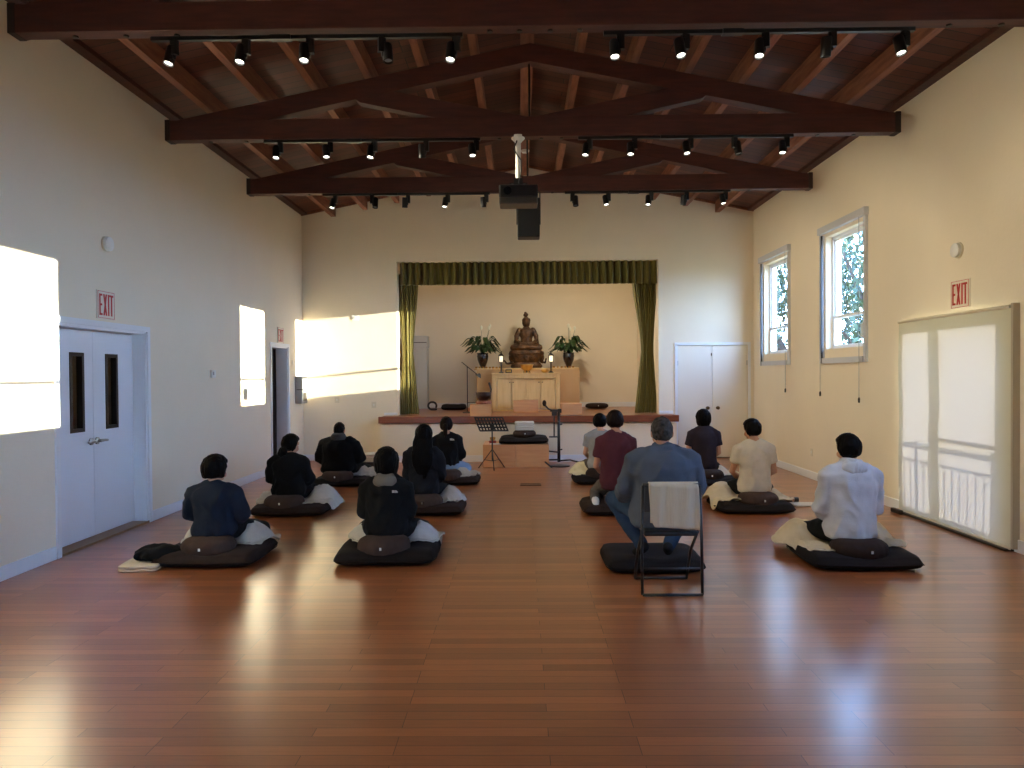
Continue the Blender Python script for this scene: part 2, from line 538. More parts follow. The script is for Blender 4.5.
# small left doorway, door standing open into a dim room
d2 = empty('door_2', (0, 0, 0), kind='structure')
casing('door_casing', FL_, DL2[0], DL2[1], DL2[3], parent=d2, wd=.05)
fm = MB().box(XL - .2, XL, DL2[0], DL2[0] + .03, 0, DL2[3]).box(XL - .2, XL, DL2[1] - .03, DL2[1], 0, DL2[3]).box(XL - .2, XL, DL2[0], DL2[1], DL2[3] - .03, DL2[3])
build(fm, 'door_frame', TRIMW, d2)
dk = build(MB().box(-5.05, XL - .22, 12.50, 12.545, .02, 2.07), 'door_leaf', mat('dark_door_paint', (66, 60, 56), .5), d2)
build(MB().ell((-4.95, 12.47, 1.0), (.03, .03, .03)), 'door_handle', STEEL, dk, smooth=True)
# rooms behind the left doors
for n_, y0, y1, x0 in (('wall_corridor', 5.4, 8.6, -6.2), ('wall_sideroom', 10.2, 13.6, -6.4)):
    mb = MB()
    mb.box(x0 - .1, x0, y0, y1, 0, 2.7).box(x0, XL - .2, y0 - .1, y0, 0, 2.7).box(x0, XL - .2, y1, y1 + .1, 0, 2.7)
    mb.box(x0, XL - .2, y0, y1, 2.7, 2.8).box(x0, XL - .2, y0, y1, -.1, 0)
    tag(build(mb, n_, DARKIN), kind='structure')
# closet double doors beside the stage
d3 = empty('door_3', (0, 0, 0), kind='structure')
casing('door_casing', FB_, BD[0], BD[1], BD[3], parent=d3, wd=.05)
for s, (a, b) in ((-1, (2.955, 3.608)), (1, (3.612, 4.265))):
    L_ = build(MB().box(a, b, YB + .02, YB + .06, .02, 2.125), 'door_leaf', DOORC, d3, bevel=.003)
    k = MB().lathe([(0, 0), (.03, 0), (.03, .008), (.012, .014), (.012, .035), (.03, .045), (.032, .06), (.02, .07), (0, .07)], (3.61 + s * .095, YB + .02, .95), 18, Matrix.Rotation(pi / 2, 4, 'X'))
    build(k, 'door_handle', BRASS, L_, smooth='auto')
    build(MB().box(*(sorted((a if s < 0 else b, (a if s < 0 else b) - s * .012))), YB + .008, YB + .02, .25, .34).box(*(sorted((a if s < 0 else b, (a if s < 0 else b) - s * .012))), YB + .008, YB + .02, 1.75, 1.84), 'hinge', STEEL, L_)
tag(build(MB().box(2.93, 4.29, YB + .07, YB + .25, 0, 2.14), 'trim_closet', DARKIN), kind='structure')
tag(build(MB().box(3.585, 3.60, YB + .0, YB + .02, 1.93, 1.98), 'catch', BRASS), 'small metal catch at the head of the closet doors beside the stage', 'door catch')

# windows on the right wall
for i, c in enumerate(WC):
    wr = empty('window_%d' % (i + 1), (0, 0, 0), kind='structure')
    a, b, z0, z1 = c - .56, c + .56, 1.92, 3.53
    X0, X1 = XR + .09, XR + .15
    f = MB()
    t = .038
    f.box(X0, X1, a, a + t, z0, z1).box(X0, X1, b - t, b, z0, z1).box(X0, X1, a, b, z0, z0 + t).box(X0, X1, a, b, z1 - t, z1)
    build(f, 'window_frame', TRIMW, wr)
    for nm, za, zb_, xo in (('upper_sash', 2.36, z1 - t, .015), ('lower_sash', z0 + t, 2.40, -.01)):
        g = MB()
        Xa, Xb = X0 + .01 + xo, X0 + .04 + xo
        q = .03
        g.box(Xa, Xb, a + t, a + t + q, za, zb_).box(Xa, Xb, b - t - q, b - t, za, zb_).box(Xa, Xb, a + t, b - t, za, za + q).box(Xa, Xb, a + t, b - t, zb_ - q, zb_)
        gs = build(g, nm, TRIMW, wr)
        build(MB().box(Xa + .012, Xa + .016, a + t + q, b - t - q, za + q, zb_ - q), 'pane', GLASS, gs)
    build(MB().box(XR + .0, X0, a, b, z0 - .0, z0 + .012), 'window_sill', WALL, wr)
def blind(yc, label, cords):
    r = empty('window_blind', (XR, yc, 1.73), label=label, cat='window blind', group=None)
    h = .68
    CH = mat('blind_channel_grey', (196, 197, 200), .45) if 'blind_channel_grey' not in bpy.data.materials else bpy.data.materials['blind_channel_grey']
    build(MB().box(-.065, -.0, -h - .02, h + .03, 1.85, 1.95), 'cassette', CREAMP if False else CH, r, bevel=.006)
    build(MB().box(-.035, 0, -h, -h + .06, .0, 1.86), 'side_channel', CH, r)
    sc2 = build(MB().box(-.045, 0, h - .075, h, .0, 1.83), 'side_channel', CH, r)
    build(MB().box(-.052, -.03, h - .082, h - .06, .0, 1.83), 'seal_strip', BLACK, sc2)
    build(MB().box(-.045, 0, -h + .075, h - .075, .0, .075), 'bottom_channel', CH, r)
    for dy, zb_ in cords:
        cd = build(MB().tube([(-.06, dy, 1.86), (-.06, dy, zb_ - 1.73)], .0035, 6), 'cord', GREY, r)
        build(MB().lathe([(0, -.07), (.012, -.07), (.014, -.02), (.006, .0), (0, .0)], (-.06, dy, zb_ - 1.73), 12), 'cord_pull', BLACKP, cd, smooth='auto')
    return r
blind(9.7, 'grey roller blind frame with two cords on the window nearer the exit', ((-.56, 1.28), (.62, 1.33)))
blind(12.27, 'grey roller blind frame with one cord on the window nearer the stage corner', ((-.60, 1.35),))
st_ = tag(build(MB().box(XR + .115, XR + .118, 9.28, 9.47, 2.06, 2.25), 'notice', WHITEP), 'white paper notice on the lower pane of the window nearer the exit', 'notice')

# glazed exit door behind a roller shade
d4 = empty('door_4', (0, 0, 0), kind='structure')
X0, X1 = XR + .05, XR + .10
f = MB()
for a, b, c, d in ((6.42, 6.52, 0, 2.12), (7.40, 7.58, 0, 2.12), (8.10, 8.16, 0, 2.12), (6.42, 8.16, 2.04, 2.12), (6.42, 8.16, 0.02, .10)):
    f.box(X0, X1, a, b, c, d)
build(f, 'door_frame', DOORW, d4)
for a, b, z0 in ((6.52, 7.40, .10), (7.58, 8.10, .10)):
    build(MB().box(X0 + .02, X0 + .026, a, b, z0, 2.04), 'pane', GLASS, d4)
build(MB().box(X0 - .03, X0 - .005, 6.46, 7.42, .885, .925), 'push_bar', STEEL, d4)
build(MB().tube([(X0 - .0, 7.47, .78), (X0 - .04, 7.47, .80), (X0 - .04, 7.47, 1.12), (X0 - .0, 7.47, 1.14)], .012, 8), 'door_handle', STEEL, d4, smooth=True)
rs = empty('roller_shade', (XR, 7.27, 0), label='large pale roller shade drawn down over the glazed exit door', cat='roller shade')
sh = MB()
n = 24
R_ = []
for k in range(n + 1):
    z = .03 + (2.16 - .03) * k / n
    R_.append([(-.055 + .004 * sin(k * .5 + y * 2), y, z) for y in [-.945 + 1.87 * j / 20 for j in range(21)]])
vs = [p for r in R_ for p in r]
sh.add(vs, [(k * 21 + j, k * 21 + j + 1, (k + 1) * 21 + j + 1, (k + 1) * 21 + j) for k in range(n) for j in range(20)])
build(sh, 'fabric', SHADE, rs, smooth=True)
build(MB().tube([(-.05, -.93, 2.17), (-.05, .93, 2.17)], .018, 14), 'roller_tube', CREAMP, rs, smooth='auto')
build(MB().box(-.066, -.046, -.93, .93, .015, .04), 'hem_bar', CREAMP, rs)
build(MB().box(-.06, 0, -.975, -.945, .03, 2.20), 'side_channel', mat('taupe_channel', (176, 164, 142), .5), rs)
tag(build(MB().box(XR - .10, XR + .05, 6.34, 8.24, 0, .022), 'door_threshold', DARKM, bevel=.006), 'long dark threshold strip on the floor under the roller shade', 'threshold')
tag(build(MB().box(XR - .15, XR - .105, 8.0, 8.2, 0, .05), 'door_stop', DARKM, bevel=.01), 'low dark metal door stop on the floor under the far corner of the shade', 'door stop')

# frame and pane of the unseen rear opening added for light
GW = [(lambda u, v, d: (u, YR - d, v), -3.4, -2.0)]
for i, (ff, a, b) in enumerate(GW):
    wr = empty('window_%d' % (i + 6), (0, 0, 0), kind='structure')
    f, g = MB(), MB()
    def fb(m_, u0, u1, v0, v1, d0, d1):
        P, Q = Vector(ff(u0, v0, d0)), Vector(ff(u1, v1, d1))
        m_.box(min(P.x, Q.x), max(P.x, Q.x), min(P.y, Q.y), max(P.y, Q.y), min(P.z, Q.z), max(P.z, Q.z))
    c = (a + b) / 2
    for u0, u1, v0, v1 in ((a, a + .07, .05, 2.3), (b - .07, b, .05, 2.3), (a, b, .05, .15), (a, b, 2.23, 2.3), (c - .05, c + .05, .05, 2.3)):
        fb(f, u0, u1, v0, v1, .06, .12)
    build(f, 'window_frame', TRIMW, wr)
    fb(g, a, b, .05, 2.3, .09, .094)
    build(g, 'pane', GLASS, wr)
# outside: ground, landing and railing
tag(build(MB().box(-60, 60, -60, 80, -.9, -.4), 'ground', mat('dry_grass', (150, 136, 100), .95, var=.2, vscale=2)), kind='structure')
tag(build(MB().box(XR + .22, 6.1, 5.2, 9.2, -.4, -.02), 'landing', mat('concrete', (168, 162, 150), .9, var=.08)), 'concrete landing outside the glazed exit door', 'landing')
rl = empty('landing_railing', (5.9, 7.2, -.02), label='white metal railing with lattice panel seen as a shadow on the shade', cat='railing')
RL = mat('white_railing_paint', (210, 210, 205), .5)
build(MB().box(-.025, .025, -.85, 1.7, .93, .985), 'top_rail', RL, rl)
build(MB().box(-.02, .02, -.85, 1.7, .78, .81).box(-.02, .02, -.85, 1.7, .10, .13), 'lower_rail', RL, rl)
for k in range(3):
    build(MB().box(-.03, .03, -.85 + k * 1.26 - .03, -.85 + k * 1.26 + .03, 0, 1.02), 'post', RL, rl)
bl = MB()
for k in range(21):
    y = -.85 + k * .125
    bl.box(-.008, .008, y - .009, y + .009, .12, .79)
bb = build(bl, 'balusters', RL, rl)
lt = MB()
for k in range(-6, 12):
    y = -.85 + k * .11
    for s in (1, -1):
        p0, p1 = (0, y, .13), (0, y + s * .66, .79)
        if min(p0[1], p1[1]) > -.9 and max(p0[1], p1[1]) < .45:
            lt.tube([p0, p1], .004, 5)
build(lt, 'lattice', RL, rl)
# trees outside the windows
BARK = mat('tree_bark', (70, 54, 42), .9, var=.2, vscale=6)
TL = mat('tree_foliage', (26, 36, 22), .7, rgb2=(58, 78, 42), vscale=1.5)
def tree(x, y, h, rad, seed, label):
    random.seed(seed)
    r = empty('tree', (x, y, -.45), label=label, cat='tree')
    t = MB()
    for k in range(7):
        a = k * 2.4 + seed
        e = Vector((cos(a) * rad * .7, sin(a) * rad * .7, h * (.45 + .07 * k)))
        t.tube([(0, 0, 0), (0.1, .05, h * .25), e * .5 + Vector((0, 0, h * .08)), e], [.2, .15, .08, .03], 7)
    build(t, 'trunk', BARK, r, smooth=True)
    lv = MB()
    for k in range(5200):
        u, v = random.random() * 2 * pi, random.uniform(-1, 1)
        q = random.random() ** .4
        p = Vector((cos(u) * rad * q * math.sqrt(1 - v * v), sin(u) * rad * q * math.sqrt(1 - v * v), h * .6 + v * h * .42 * q))
        if noise.noise(p * .9 + Vector((seed, 0, 0))) < -.12: continue
        M = Euler((random.random() * 3, random.random() * 3, random.random() * 6)).to_matrix()
        s = random.uniform(.08, .17)
        lv.add([p + M @ Vector(a_) * s for a_ in ((-1, 0, 0), (0, -.45, 0), (1, 0, 0), (0, .45, 0))], [(0, 1, 2, 3)])
    build(lv, 'foliage', TL, r)
tree(10.5, 19.5, 7.5, 2.6, 3, 'leafy tree seen through the upper half of the nearer window')
tree(9.5, 25.0, 8.5, 2.8, 5, 'tree with pale branches seen through the window nearer the stage corner')
tree(15.5, 24.0, 8.0, 3.0, 8, 'broad tree standing behind the leafy tree outside the nearer window')

# ------------------------------------------------------------------ roof timber
ZB, ZC = 4.25, 4.47
zt_ = lambda x: ZC - .0 + SL * (4.12 - abs(x - CX)) - .0      # underside line of the purlins = top of the chords
def truss(Y, label):
    r = empty('roof_truss', (CX, Y, ZB + (.03 if Y < 6 else 0)), label=label, cat='roof truss')
    h = .07
    build(MB().box(-4.08, 4.02, 0, .13, 0, .22), 'bottom_chord', BEAM, r, bevel=.006)
    top = lambda x: .22 - .03 + SL * (4.1 - abs(x)) 
    for s in (-1, 1):
        P = [(s * 4.05, top(4.05)), (0, top(0)), (0, top(0) - .2), (s * 4.05, top(4.05) - .2)]
        build(MB().prism(P, lambda a, b: (a, .005, b), lambda a, b: (a, .145, b)), 'top_chord', BEAM, r)
        mid = lambda x: .10 + .21 * x
        P = [(s * 2.05, .50), (s * 1.9, mid(1.9) - .10), (0, mid(0) - .10), (0, mid(0) + .11), (s * 1.95, .60)]
        build(MB().prism(P, lambda a, b: (a, .01, b), lambda a, b: (a, .14, b)), 'strut', BEAM, r)
        build(MB().box(*sorted((s * 4.03, s * 4.085)), -.006, .136, -.004, .226), 'end_bracket', mat('rusty_bracket', (44, 28, 22), .6), r)
    build(MB().tube([(-.01, .075, .0), (-.01, .075, top(0))], .012, 8), 'tie_rod', BLACK, r)
    for x in (-3.6, -3.2, -2.8, -.35, -.12, .12, .35, 3.2, 3.6):
        build(MB().lathe([(0, 0), (.022, 0), (.022, .012), (0, .012)], (x, .075, -.012), 8), 'bolt', DARKM, r)
    return r
TY = (5.50, 7.94, 10.31)
TN = ('nearest', 'middle', 'farthest')
for Y, nme in zip(TY, TN):
    truss(Y, 'dark stained timber roof truss, the %s of the three in view' % nme)
ordn = ['first', 'second', 'third', 'fourth', 'fifth', 'sixth']
for k in range(-6, 7):
    x = CX - .03 + .6 * k
    if abs(x - CX) > 4: continue
    zc = RID - SL * abs(x - CX) + .0
    hw = .075 if k == 0 else .042
    hh = .19
    mb = MB().box(-hw, hw, YR, YB - .04, -hh, .01 + SL * hw * 0)
    nm = 'reddish timber roof purlin running along the ridge' if k == 0 else 'reddish timber roof purlin, %s one out from the ridge on the %s' % (ordn[abs(k) - 1], 'left' if k < 0 else 'right')
    o = build(mb, 'roof_purlin', PURL, None, (x, 0, zc))
    tag(o, nm, 'roof beam', 'purlins under the roof boards')
for s, x in ((-1, XL + .06), (1, XR - .06)):
    o = build(MB().box(-.06, .06, YR, YB - .04, -.035, .02), 'wall_plate', BEAM, None, (x, 0, RID - SL * abs(x - CX)))
    tag(o, 'dark timber wall plate along the top of the %s wall' % ('left' if s < 0 else 'right'), 'roof beam')
# ------------------------------------------------------------------ track lights
def track(Y, x0, x1, label):
    r = empty('lighting_track', ((x0 + x1) / 2, Y, ZB), label=label, cat='lighting track')
    h = (x1 - x0) / 2
    build(MB().box(-h, h, -.018, .018, -.03, 0), 'rail', BLACK, r)
    build(MB().box(-.28, -.12, -.03, .03, -.035, 0), 'power_feed', WHITEP if False else BLACKP, r)
    return r
def spot(on):
    r = empty('track_spotlight')
    a = MB().box(-.018, .018, -.018, .018, -.06, -.03).box(-.012, .012, -.012, .012, -.17, -.05).box(.0, .04, -.02, .02, -.14, -.03)
    build(a, 'stem', BLACK, r)
    M = Matrix.Translation((-.035, -.0, -.135)) @ Matrix.Rotation(radians(-16 if on else 12), 4, 'X')
    can = build(MB().lathe([(0, .07), (.036, .07), (.04, .06), (.04, -.075), (.033, -.075), (.033, -.05), (0, -.05)], seg=20).xform(M), 'lamp_can', BLACK, r, smooth='auto')
    build(MB().lathe([(0, -.052), (.032, -.052), (.032, -.06), (0, -.06)], seg=20).xform(M), 'lens', LAMPON if on else LAMPDIM, can)
    return r
LX = (-2.71, -2.15, -1.65, -1.07, -.51, .76, 1.26, 1.88, 2.39, 2.95)
ON = ((1, 1, 1, 0, 1, 1, 1, 1, 0, 1), (1, 1, 1, 0, 1, 1, 1, 1, 0, 1), (1, 0, 0, 1, 0, 0, 1, 1, 0, 1))
protos = {}
beams = []
on5 = ['leftmost', 'second', 'middle', 'fourth', 'rightmost']
for ti, Y in enumerate(TY):
    for a, b, sd_ in ((-2.86, -.43, 'left'), (.66, 3.05, 'right')):
        track(Y + .05, a, b, 'black lighting track under the %s half of the %s truss' % (sd_, TN[ti]))
    for i, x in enumerate(LX):
        on = ON[ti][i]
        if on not in protos:
            o = protos[on] = spot(on)
        else:
            o = copy_tree(protos[on])
        o.location = (x + .02, Y + .05, ZB)
        o.rotation_euler = (0, 0, ((i * 37 + ti * 11) % 7 - 3) * .15 + (pi if (i + ti) % 2 and not on else 0))
        tag(o, '%s black track spotlight, %s of five on the %s half of the %s truss' % ('lit' if on else 'unlit', on5[i % 5], 'left' if i < 5 else 'right', TN[ti]), 'spotlight', 'black track spotlights on the trusses')
        if on: beams.append((o, x, ti))
for o, x, ti in beams:
    ld = bpy.data.lights.new('spot_beam', 'SPOT')
    ld.energy = 27 if x < 0 else 17 if x < 2.2 else 5
    ld.color = (1, .86, .62)
    ld.spot_size = radians(105)
    ld.spot_blend = .8
    ld.shadow_soft_size = .05
    d = Vector((1.0, .1 if ti < 1 else .55, -.62 if x < 0 else -.9))
    d.rotate(Euler((0, 0, -o.rotation_euler.z)))
    lo = bpy.data.objects.new('spot_beam', ld)
    lo.location = (-.035, -.05, -.24)
    lo.rotation_euler = d.to_track_quat('-Z', 'Y').to_euler()
    place(lo, o)
# ------------------------------------------------------------------ projector, speaker, wall fittings
pj = empty('projector', (-.01, 8.0, 3.49), label='black ceiling projector on a white pole below the middle truss', cat='projector')
build(MB().box(-.215, .215, -.12, .15, .07, .215), 'housing', BLACKP, pj, bevel=.018)
build(MB().box(-.212, .212, -.125, .145, .0, .072), 'lower_housing', mat('dark_grey_plastic', (64, 58, 54), .4), pj, bevel=.012)
build(MB().tube([(0, 0, .29), (0, 0, .76)], .03, 16), 'pole', WHITEP, pj, smooth='auto')
build(MB().lathe([(0, .78), (.075, .78), (.075, .75), (.045, .72), (.03, .70), (0, .70)], seg=20), 'ceiling_plate', WHITEP, pj, smooth='auto')
build(MB().box(-.05, .05, -.05, .05, .21, .30).box(-.10, -.08, -.03, .03, .21, .25).box(.08, .1, -.03, .03, .21, .25).box(-.1, .1, -.02, .02, .245, .255), 'bracket', BLACK, pj)
build(MB().tube([(.0, -.035, .75), (-.05, -.04, .62), (.03, -.045, .5), (.035, -.04, .38), (.0, -.05, .22)], .008, 8), 'cable', BLACK, pj, smooth=True)
build(MB().lathe([(0, 0), (.04, 0), (.045, .02), (0, .02)], (-.12, -.12, .14), 18, Matrix.Rotation(pi / 2, 4, 'X')), 'lens', mat('lens_glass', (20, 24, 34), .08), pj, smooth='auto')
sk = empty('hanging_speaker', (.13, 10.36, 3.58), label='black speaker box hanging from the farthest truss behind the projector', cat='speaker')
build(MB().box(-.16, .16, -.12, .14, 0, .56), 'cabinet', BLACK, sk, bevel=.012)
build(MB().box(-.15, .15, -.128, -.12, .01, .55), 'grille', mat('speaker_grille', (12, 12, 13), .7, bump=.6, bscale=400), sk)
build(MB().box(-.175, -.16, -.02, .02, .2, .68).box(.16, .175, -.02, .02, .2, .68).box(-.175, .175, -.02, .02, .665, .68), 'yoke', BLACK, sk)

def exit_sign(loc, rz, label, lit=1):
    r = empty('exit_sign', loc, rz, label=label, cat='exit sign')
    build(MB().box(-.15, .15, -.014, 0, -.14, .14), 'plate', EXITW, r, bevel=.003)
    fr = MB()
    for a, b, c, d in ((-.14, .14, .128, .132), (-.14, .14, -.132, -.128), (-.14, -.136, -.13, .13), (.136, .14, -.13, .13)):
        fr.box(a, b, -.016, -.013, c, d)
    build(fr, 'border', EXITR, r)
    L = MB()
    y0, y1 = -.017, -.013
    H, t = .105, .020
    def bx(x0, x1, z0, z1): L.box(x0, x1, y0, y1, z0, z1)
    x = -.118
    bx(x, x + t, -H, H); bx(x, x + .05, H - t, H); bx(x, x + .045, -t / 2, t / 2); bx(x, x + .05, -H, -H + t)
    for s in (-1, 1):
        L.add([(-.052 , yy, s * H) for yy in (y0, y1)] + [(-.052 + t * 1.1, yy, s * H) for yy in (y0, y1)] + [(.012 - t * 1.1, yy, -s * H) for yy in (y0, y1)] + [(.012, yy, -s * H) for yy in (y0, y1)],
              [(0, 2, 6, 4), (1, 5, 7, 3), (0, 1, 3, 2), (4, 6, 7, 5), (0, 4, 5, 1), (2, 3, 7, 6)])
    bx(.028, .028 + t, -H, H)
    bx(.055, .118, H - t, H); bx(.080, .080 + t, -H, H)
    build(L, 'lettering', EXITR, r)
    return r
exit_sign((XL, 7.02, 2.32), pi / 2, 'EXIT sign with red letters above the white double door on the left')
exit_sign((XR, 7.13, 2.37), -pi / 2, 'EXIT sign with red letters above the roller shade on the right')
exit_sign((XL, 12.16, 2.30), pi / 2, 'small EXIT sign above the narrow open doorway at the left')
def puck(loc, s, label, name, cat):
    M = Matrix.Rotation(s * pi / 2, 4, 'Y')
    r = empty(name, loc, label=label, cat=cat)
    build(MB().lathe([(0, 0), (.08, 0), (.08, .014), (0, .014)], seg=28).xform(M), 'base', CREAMP, r, smooth='auto')
    build(MB().lathe([(0, .014), (.07, .014), (.07, .045), (.05, .055), (0, .055)], seg=28).xform(M), 'cover', WHITEP, r, smooth='auto')
puck((XL, 7.05, 2.93), 1, 'round white alarm sounder high on the left wall', 'alarm_sounder', 'alarm')
puck((XR, 7.17, 2.81), -1, 'round white alarm sounder on the right wall above the EXIT sign', 'alarm_sounder', 'alarm')
for y_, lb in ((8.5, 'beyond the middle truss'), (11.9, 'beyond the farthest truss')):
    q = empty('smoke_detector', (CX - .03, y_, 5.34), label='round white smoke detector on the ridge purlin ' + lb, cat='smoke detector')
    build(MB().lathe([(0, 0), (.07, 0), (.07, -.02), (.05, -.045), (0, -.045)], seg=24), 'cover', WHITEP, q, smooth='auto')
th = empty('thermostat', (XL, 9.45, 1.64), label='small white thermostat in the middle of the left wall', cat='thermostat')
build(MB().box(0, .03, -.06, .06, -.05, .05), 'body', WHITEP, th, bevel=.006)
build(MB().box(.03, .032, -.04, .0, -.015, .03), 'display', GREY, th)
dp = empty('towel_dispenser', (XL, 13.1, 1.10), label='grey metal dispenser on the left wall by the far corner', cat='dispenser')
build(MB().box(0, .13, -.17, .17, 0, .50), 'case', GREY, dp, bevel=.012)
build(MB().box(.03, .135, -.172, .172, .25, .262).box(.13, .136, -.10, .10, .05, .2), 'front_slot', DARKM, dp)
def plate(name, loc, axis, label, w_=.075, h_=.115, toggles=1, m=CREAMP):
    r = empty(name, loc, label=label, cat=name.replace('_', ' '))
    def bx(mb, a, b, c, d, t0, t1):
        return mb.box(a, b, -t1, -t0, c, d) if axis == 'B' else (mb.box(t0, t1, a, b, c, d) if axis == 'L' else mb.box(-t1, -t0, a, b, c, d))
    build(bx(MB(), -w_ / 2, w_ / 2, -h_ / 2, h_ / 2, 0, .006), 'plate', m, r)
    q = MB()
    for k in range(toggles):
        c = (k - (toggles - 1) / 2) * .045
        bx(q, c - .008, c + .008, -.018, .018, .006, .014)
    build(q, 'toggle', WHITEP, r)
plate('light_switch', (XL, 6.08, 1.25), 'L', 'wide blue-grey plate standing in for a notice shadow on the left wall beside the double door', .2, .115, 4, mat('shadow_blue_grey', (104, 122, 134), .5))  # dark plate stands in for a window notice's shadow in the sun patch
plate('light_switch', (XL, 11.25, 1.33), 'L', 'small grey plate on the left wall beside the narrow doorway', .09, .115, 1, GREY)  # small flat grey plate with one raised tab
plate('light_switch', (-3.48, YB, 1.15), 'B', 'cream switch plate on the back wall nearest the left corner', .09)
plate('light_switch', (-2.78, YB, 1.05), 'B', 'cream switch plate on the back wall beside the stage opening', .09)
plate('wall_sensor', (-3.12, YB, 2.70), 'B', 'small white sensor on the back wall above the sun patch', .12, .10, 1, WHITEP)
plate('power_outlet', (XR, 10.76, .40), 'R', 'cream outlet low on the right wall under the windows', .075, .115, 1)
plate('door_bell', (XL, 12.8, 1.85), 'L', 'tiny switch above the grey dispenser on the left wall', .05, .08, 1)
fv = empty('floor_outlet', (.135, 10.33, 0), label='flat brass floor outlet cover in the middle aisle', cat='floor outlet')
build(MB().box(-.15, .15, -.09, .09, .0, .004), 'cover', mat('worn_floor_brass', (92, 52, 30), .4), fv)
build(MB().box(-.15, .15, -.09, -.08, .0, .006).box(-.15, .15, .08, .09, .0, .006).box(-.15, -.14, -.09, .09, 0, .006).box(.14, .15, -.09, .09, 0, .006), 'rim', DARKM, fv)

# ------------------------------------------------------------------ stage curtains
def curtain(name, label, z0, z1, xc, wfun, folds, Y, amp, seed, cat='curtain', nu=160, nv=30, scallop=0):
    mb = MB()
    vs = []
    for j in range(nv + 1):
        v = j / nv
        z = z0 + (z1 - z0) * v
        wd, cx, am = wfun(v)
        for i in range(nu + 1):
            u = i / nu
            ph = 2 * pi * folds * u + .5 * sin(u * 17 + seed) 
            a = amp * am * (.7 + .3 * sin(u * 23 + seed))
            y = Y + a * sin(ph) + .35 * a * sin(2 * ph + v * 1.5)
            x = xc + cx + (u - .5) * wd + .25 * a * cos(ph)
            zz = z + (scallop * (1 - v) * sin(ph) if scallop else 0)
            vs.append((x, y, zz))
    n = nu + 1
    mb.add(vs, [(j * n + i, j * n + i + 1, (j + 1) * n + i + 1, (j + 1) * n + i) for j in range(nv) for i in range(nu)])
    o = build(mb, name, VELVET, smooth=True)
    md = o.modifiers.new('thick', 'SOLIDIFY')
    md.thickness = .008
    return tag(o, label, cat)
curtain('stage_valance', 'pleated olive green valance across the top of the stage opening', 3.32, 3.80, .135, lambda v: (4.90, 0, 1.15 - .35 * v), 36, 13.60, .075, 1, 'valance', 1100, 14, .006)
def side(s):
    def w_(v):
        # v=0 floor, v~.43 tie, v=1 top
        if v < .43: k = (v / .43); wd = .42 * (1 - k) + .22 * k; cx = 0.02 * s * (1 - k) + .05 * s * k
        else:
            k = (v - .43) / .57; k = k * k * (3 - 2 * k); wd = .22 * (1 - k) + .48 * k; cx = .05 * s * (1 - k)
        if s < 0: wd = wd * .9; cx = -.05 + .02 * (1 - v)
        return wd, cx, .8 + .2 * wd
    return w_
curtain('stage_curtain', 'olive green curtain gathered at the left side of the stage', .85, 3.55, -2.14, side(-1), 9, 13.74, .045, 2, nu=320, nv=60)
curtain('stage_curtain', 'olive green curtain tied in at the right side of the stage', .85, 3.55, 2.385, side(1), 10, 13.74, .045, 3, nu=320, nv=60)
# lamps hidden above the stage
for x, Y_ in ((-.9, 14.0), (1.2, 14.0)):
    r = empty('stage_lamp', (x, Y_, 4.18), label='round stage ceiling lamp hidden behind the valance on the %s' % ('left' if x < 0 else 'right'), cat='ceiling lamp')
    build(MB().lathe([(0, 0), (.14, 0), (.14, -.03), (0, -.03)], seg=24), 'housing', WHITEP, r)
    build(MB().lathe([(0, -.03), (.12, -.03), (.12, -.045), (0, -.045)], seg=24), 'diffuser', LANT, r)
    ld = bpy.data.lights.new('lamp_light', 'AREA')
    ld.shape = 'DISK'; ld.size = .24; ld.energy = 8 if x < 0 else 32; ld.color = (1, .91, .74)
    place(bpy.data.objects.new('lamp_light', ld), r, (0, 0, -.06))

# ------------------------------------------------------------------ cushions
def zabuton_mesh(a=.46, b=.36, T=.095, seed=0):
    mb = MB()
    N = 26
    vs = []
    for side_ in (0, 1):
        for j in range(N + 1):
            for i in range(N + 1):
                u, v = -1 + 2 * i / N, -1 + 2 * j / N
                rr = 1 - .05 * (abs(u * v)) ** 3
                h = ((1 - abs(u) ** 6) * (1 - abs(v) ** 6)) ** .36
                x, y = a * u * rr * (1 - .02 * abs(v)), b * v * rr
                nz = noise.noise(Vector((u * 2 + seed * 5, v * 2, side_))) * .012
                if side_: z = T * .42 + T * .58 * h + nz * h - .04 * math.exp(-(u * u * 2.2 + (v + .25) ** 2) * 2.4)
                else: z = T * .42 * (1 - h) + .002
                vs.append((x, y, z))
    n = (N + 1) ** 2
    q = N + 1
    fs = []
    for j in range(N):
        for i in range(N):
            k = j * q + i
            fs.append((k, k + q, k + q + 1, k + 1)); fs.append((n + k, n + k + 1, n + k + q + 1, n + k + q))
    for i in range(N):
        for A, B_ in ((i, i + 1), (N * q + i, N * q + i + 1), (i * q, (i + 1) * q), (i * q + N, (i + 1) * q + N)):
            fs.append((A, B_, n + B_, n + A))
    return mb.add(vs, fs)
def zabuton(x, y, z, rz, m, label, sc_=1, seed=0, group=True):
    r = build(zabuton_mesh(.445 * sc_, .37 * sc_, .13, seed), 'zabuton', m, None, (x, y, z), rz, smooth=True)
    tag(r, label, 'floor mat', 'dark meditation mats' if group else None)
    sm = MB()
    pts = []
    for k in range(65):
        t = 2 * pi * k / 64
        c_, s_ = cos(t), sin(t)
        e = .24
        pts.append((.44 * sc_ * math.copysign(abs(c_) ** e, c_) * .985, .365 * sc_ * math.copysign(abs(s_) ** e, s_) * .985, .044))
    sm.tube(pts, .004, 6)
    build(sm, 'piped_seam', MAT_B, r, smooth=True)
    return r
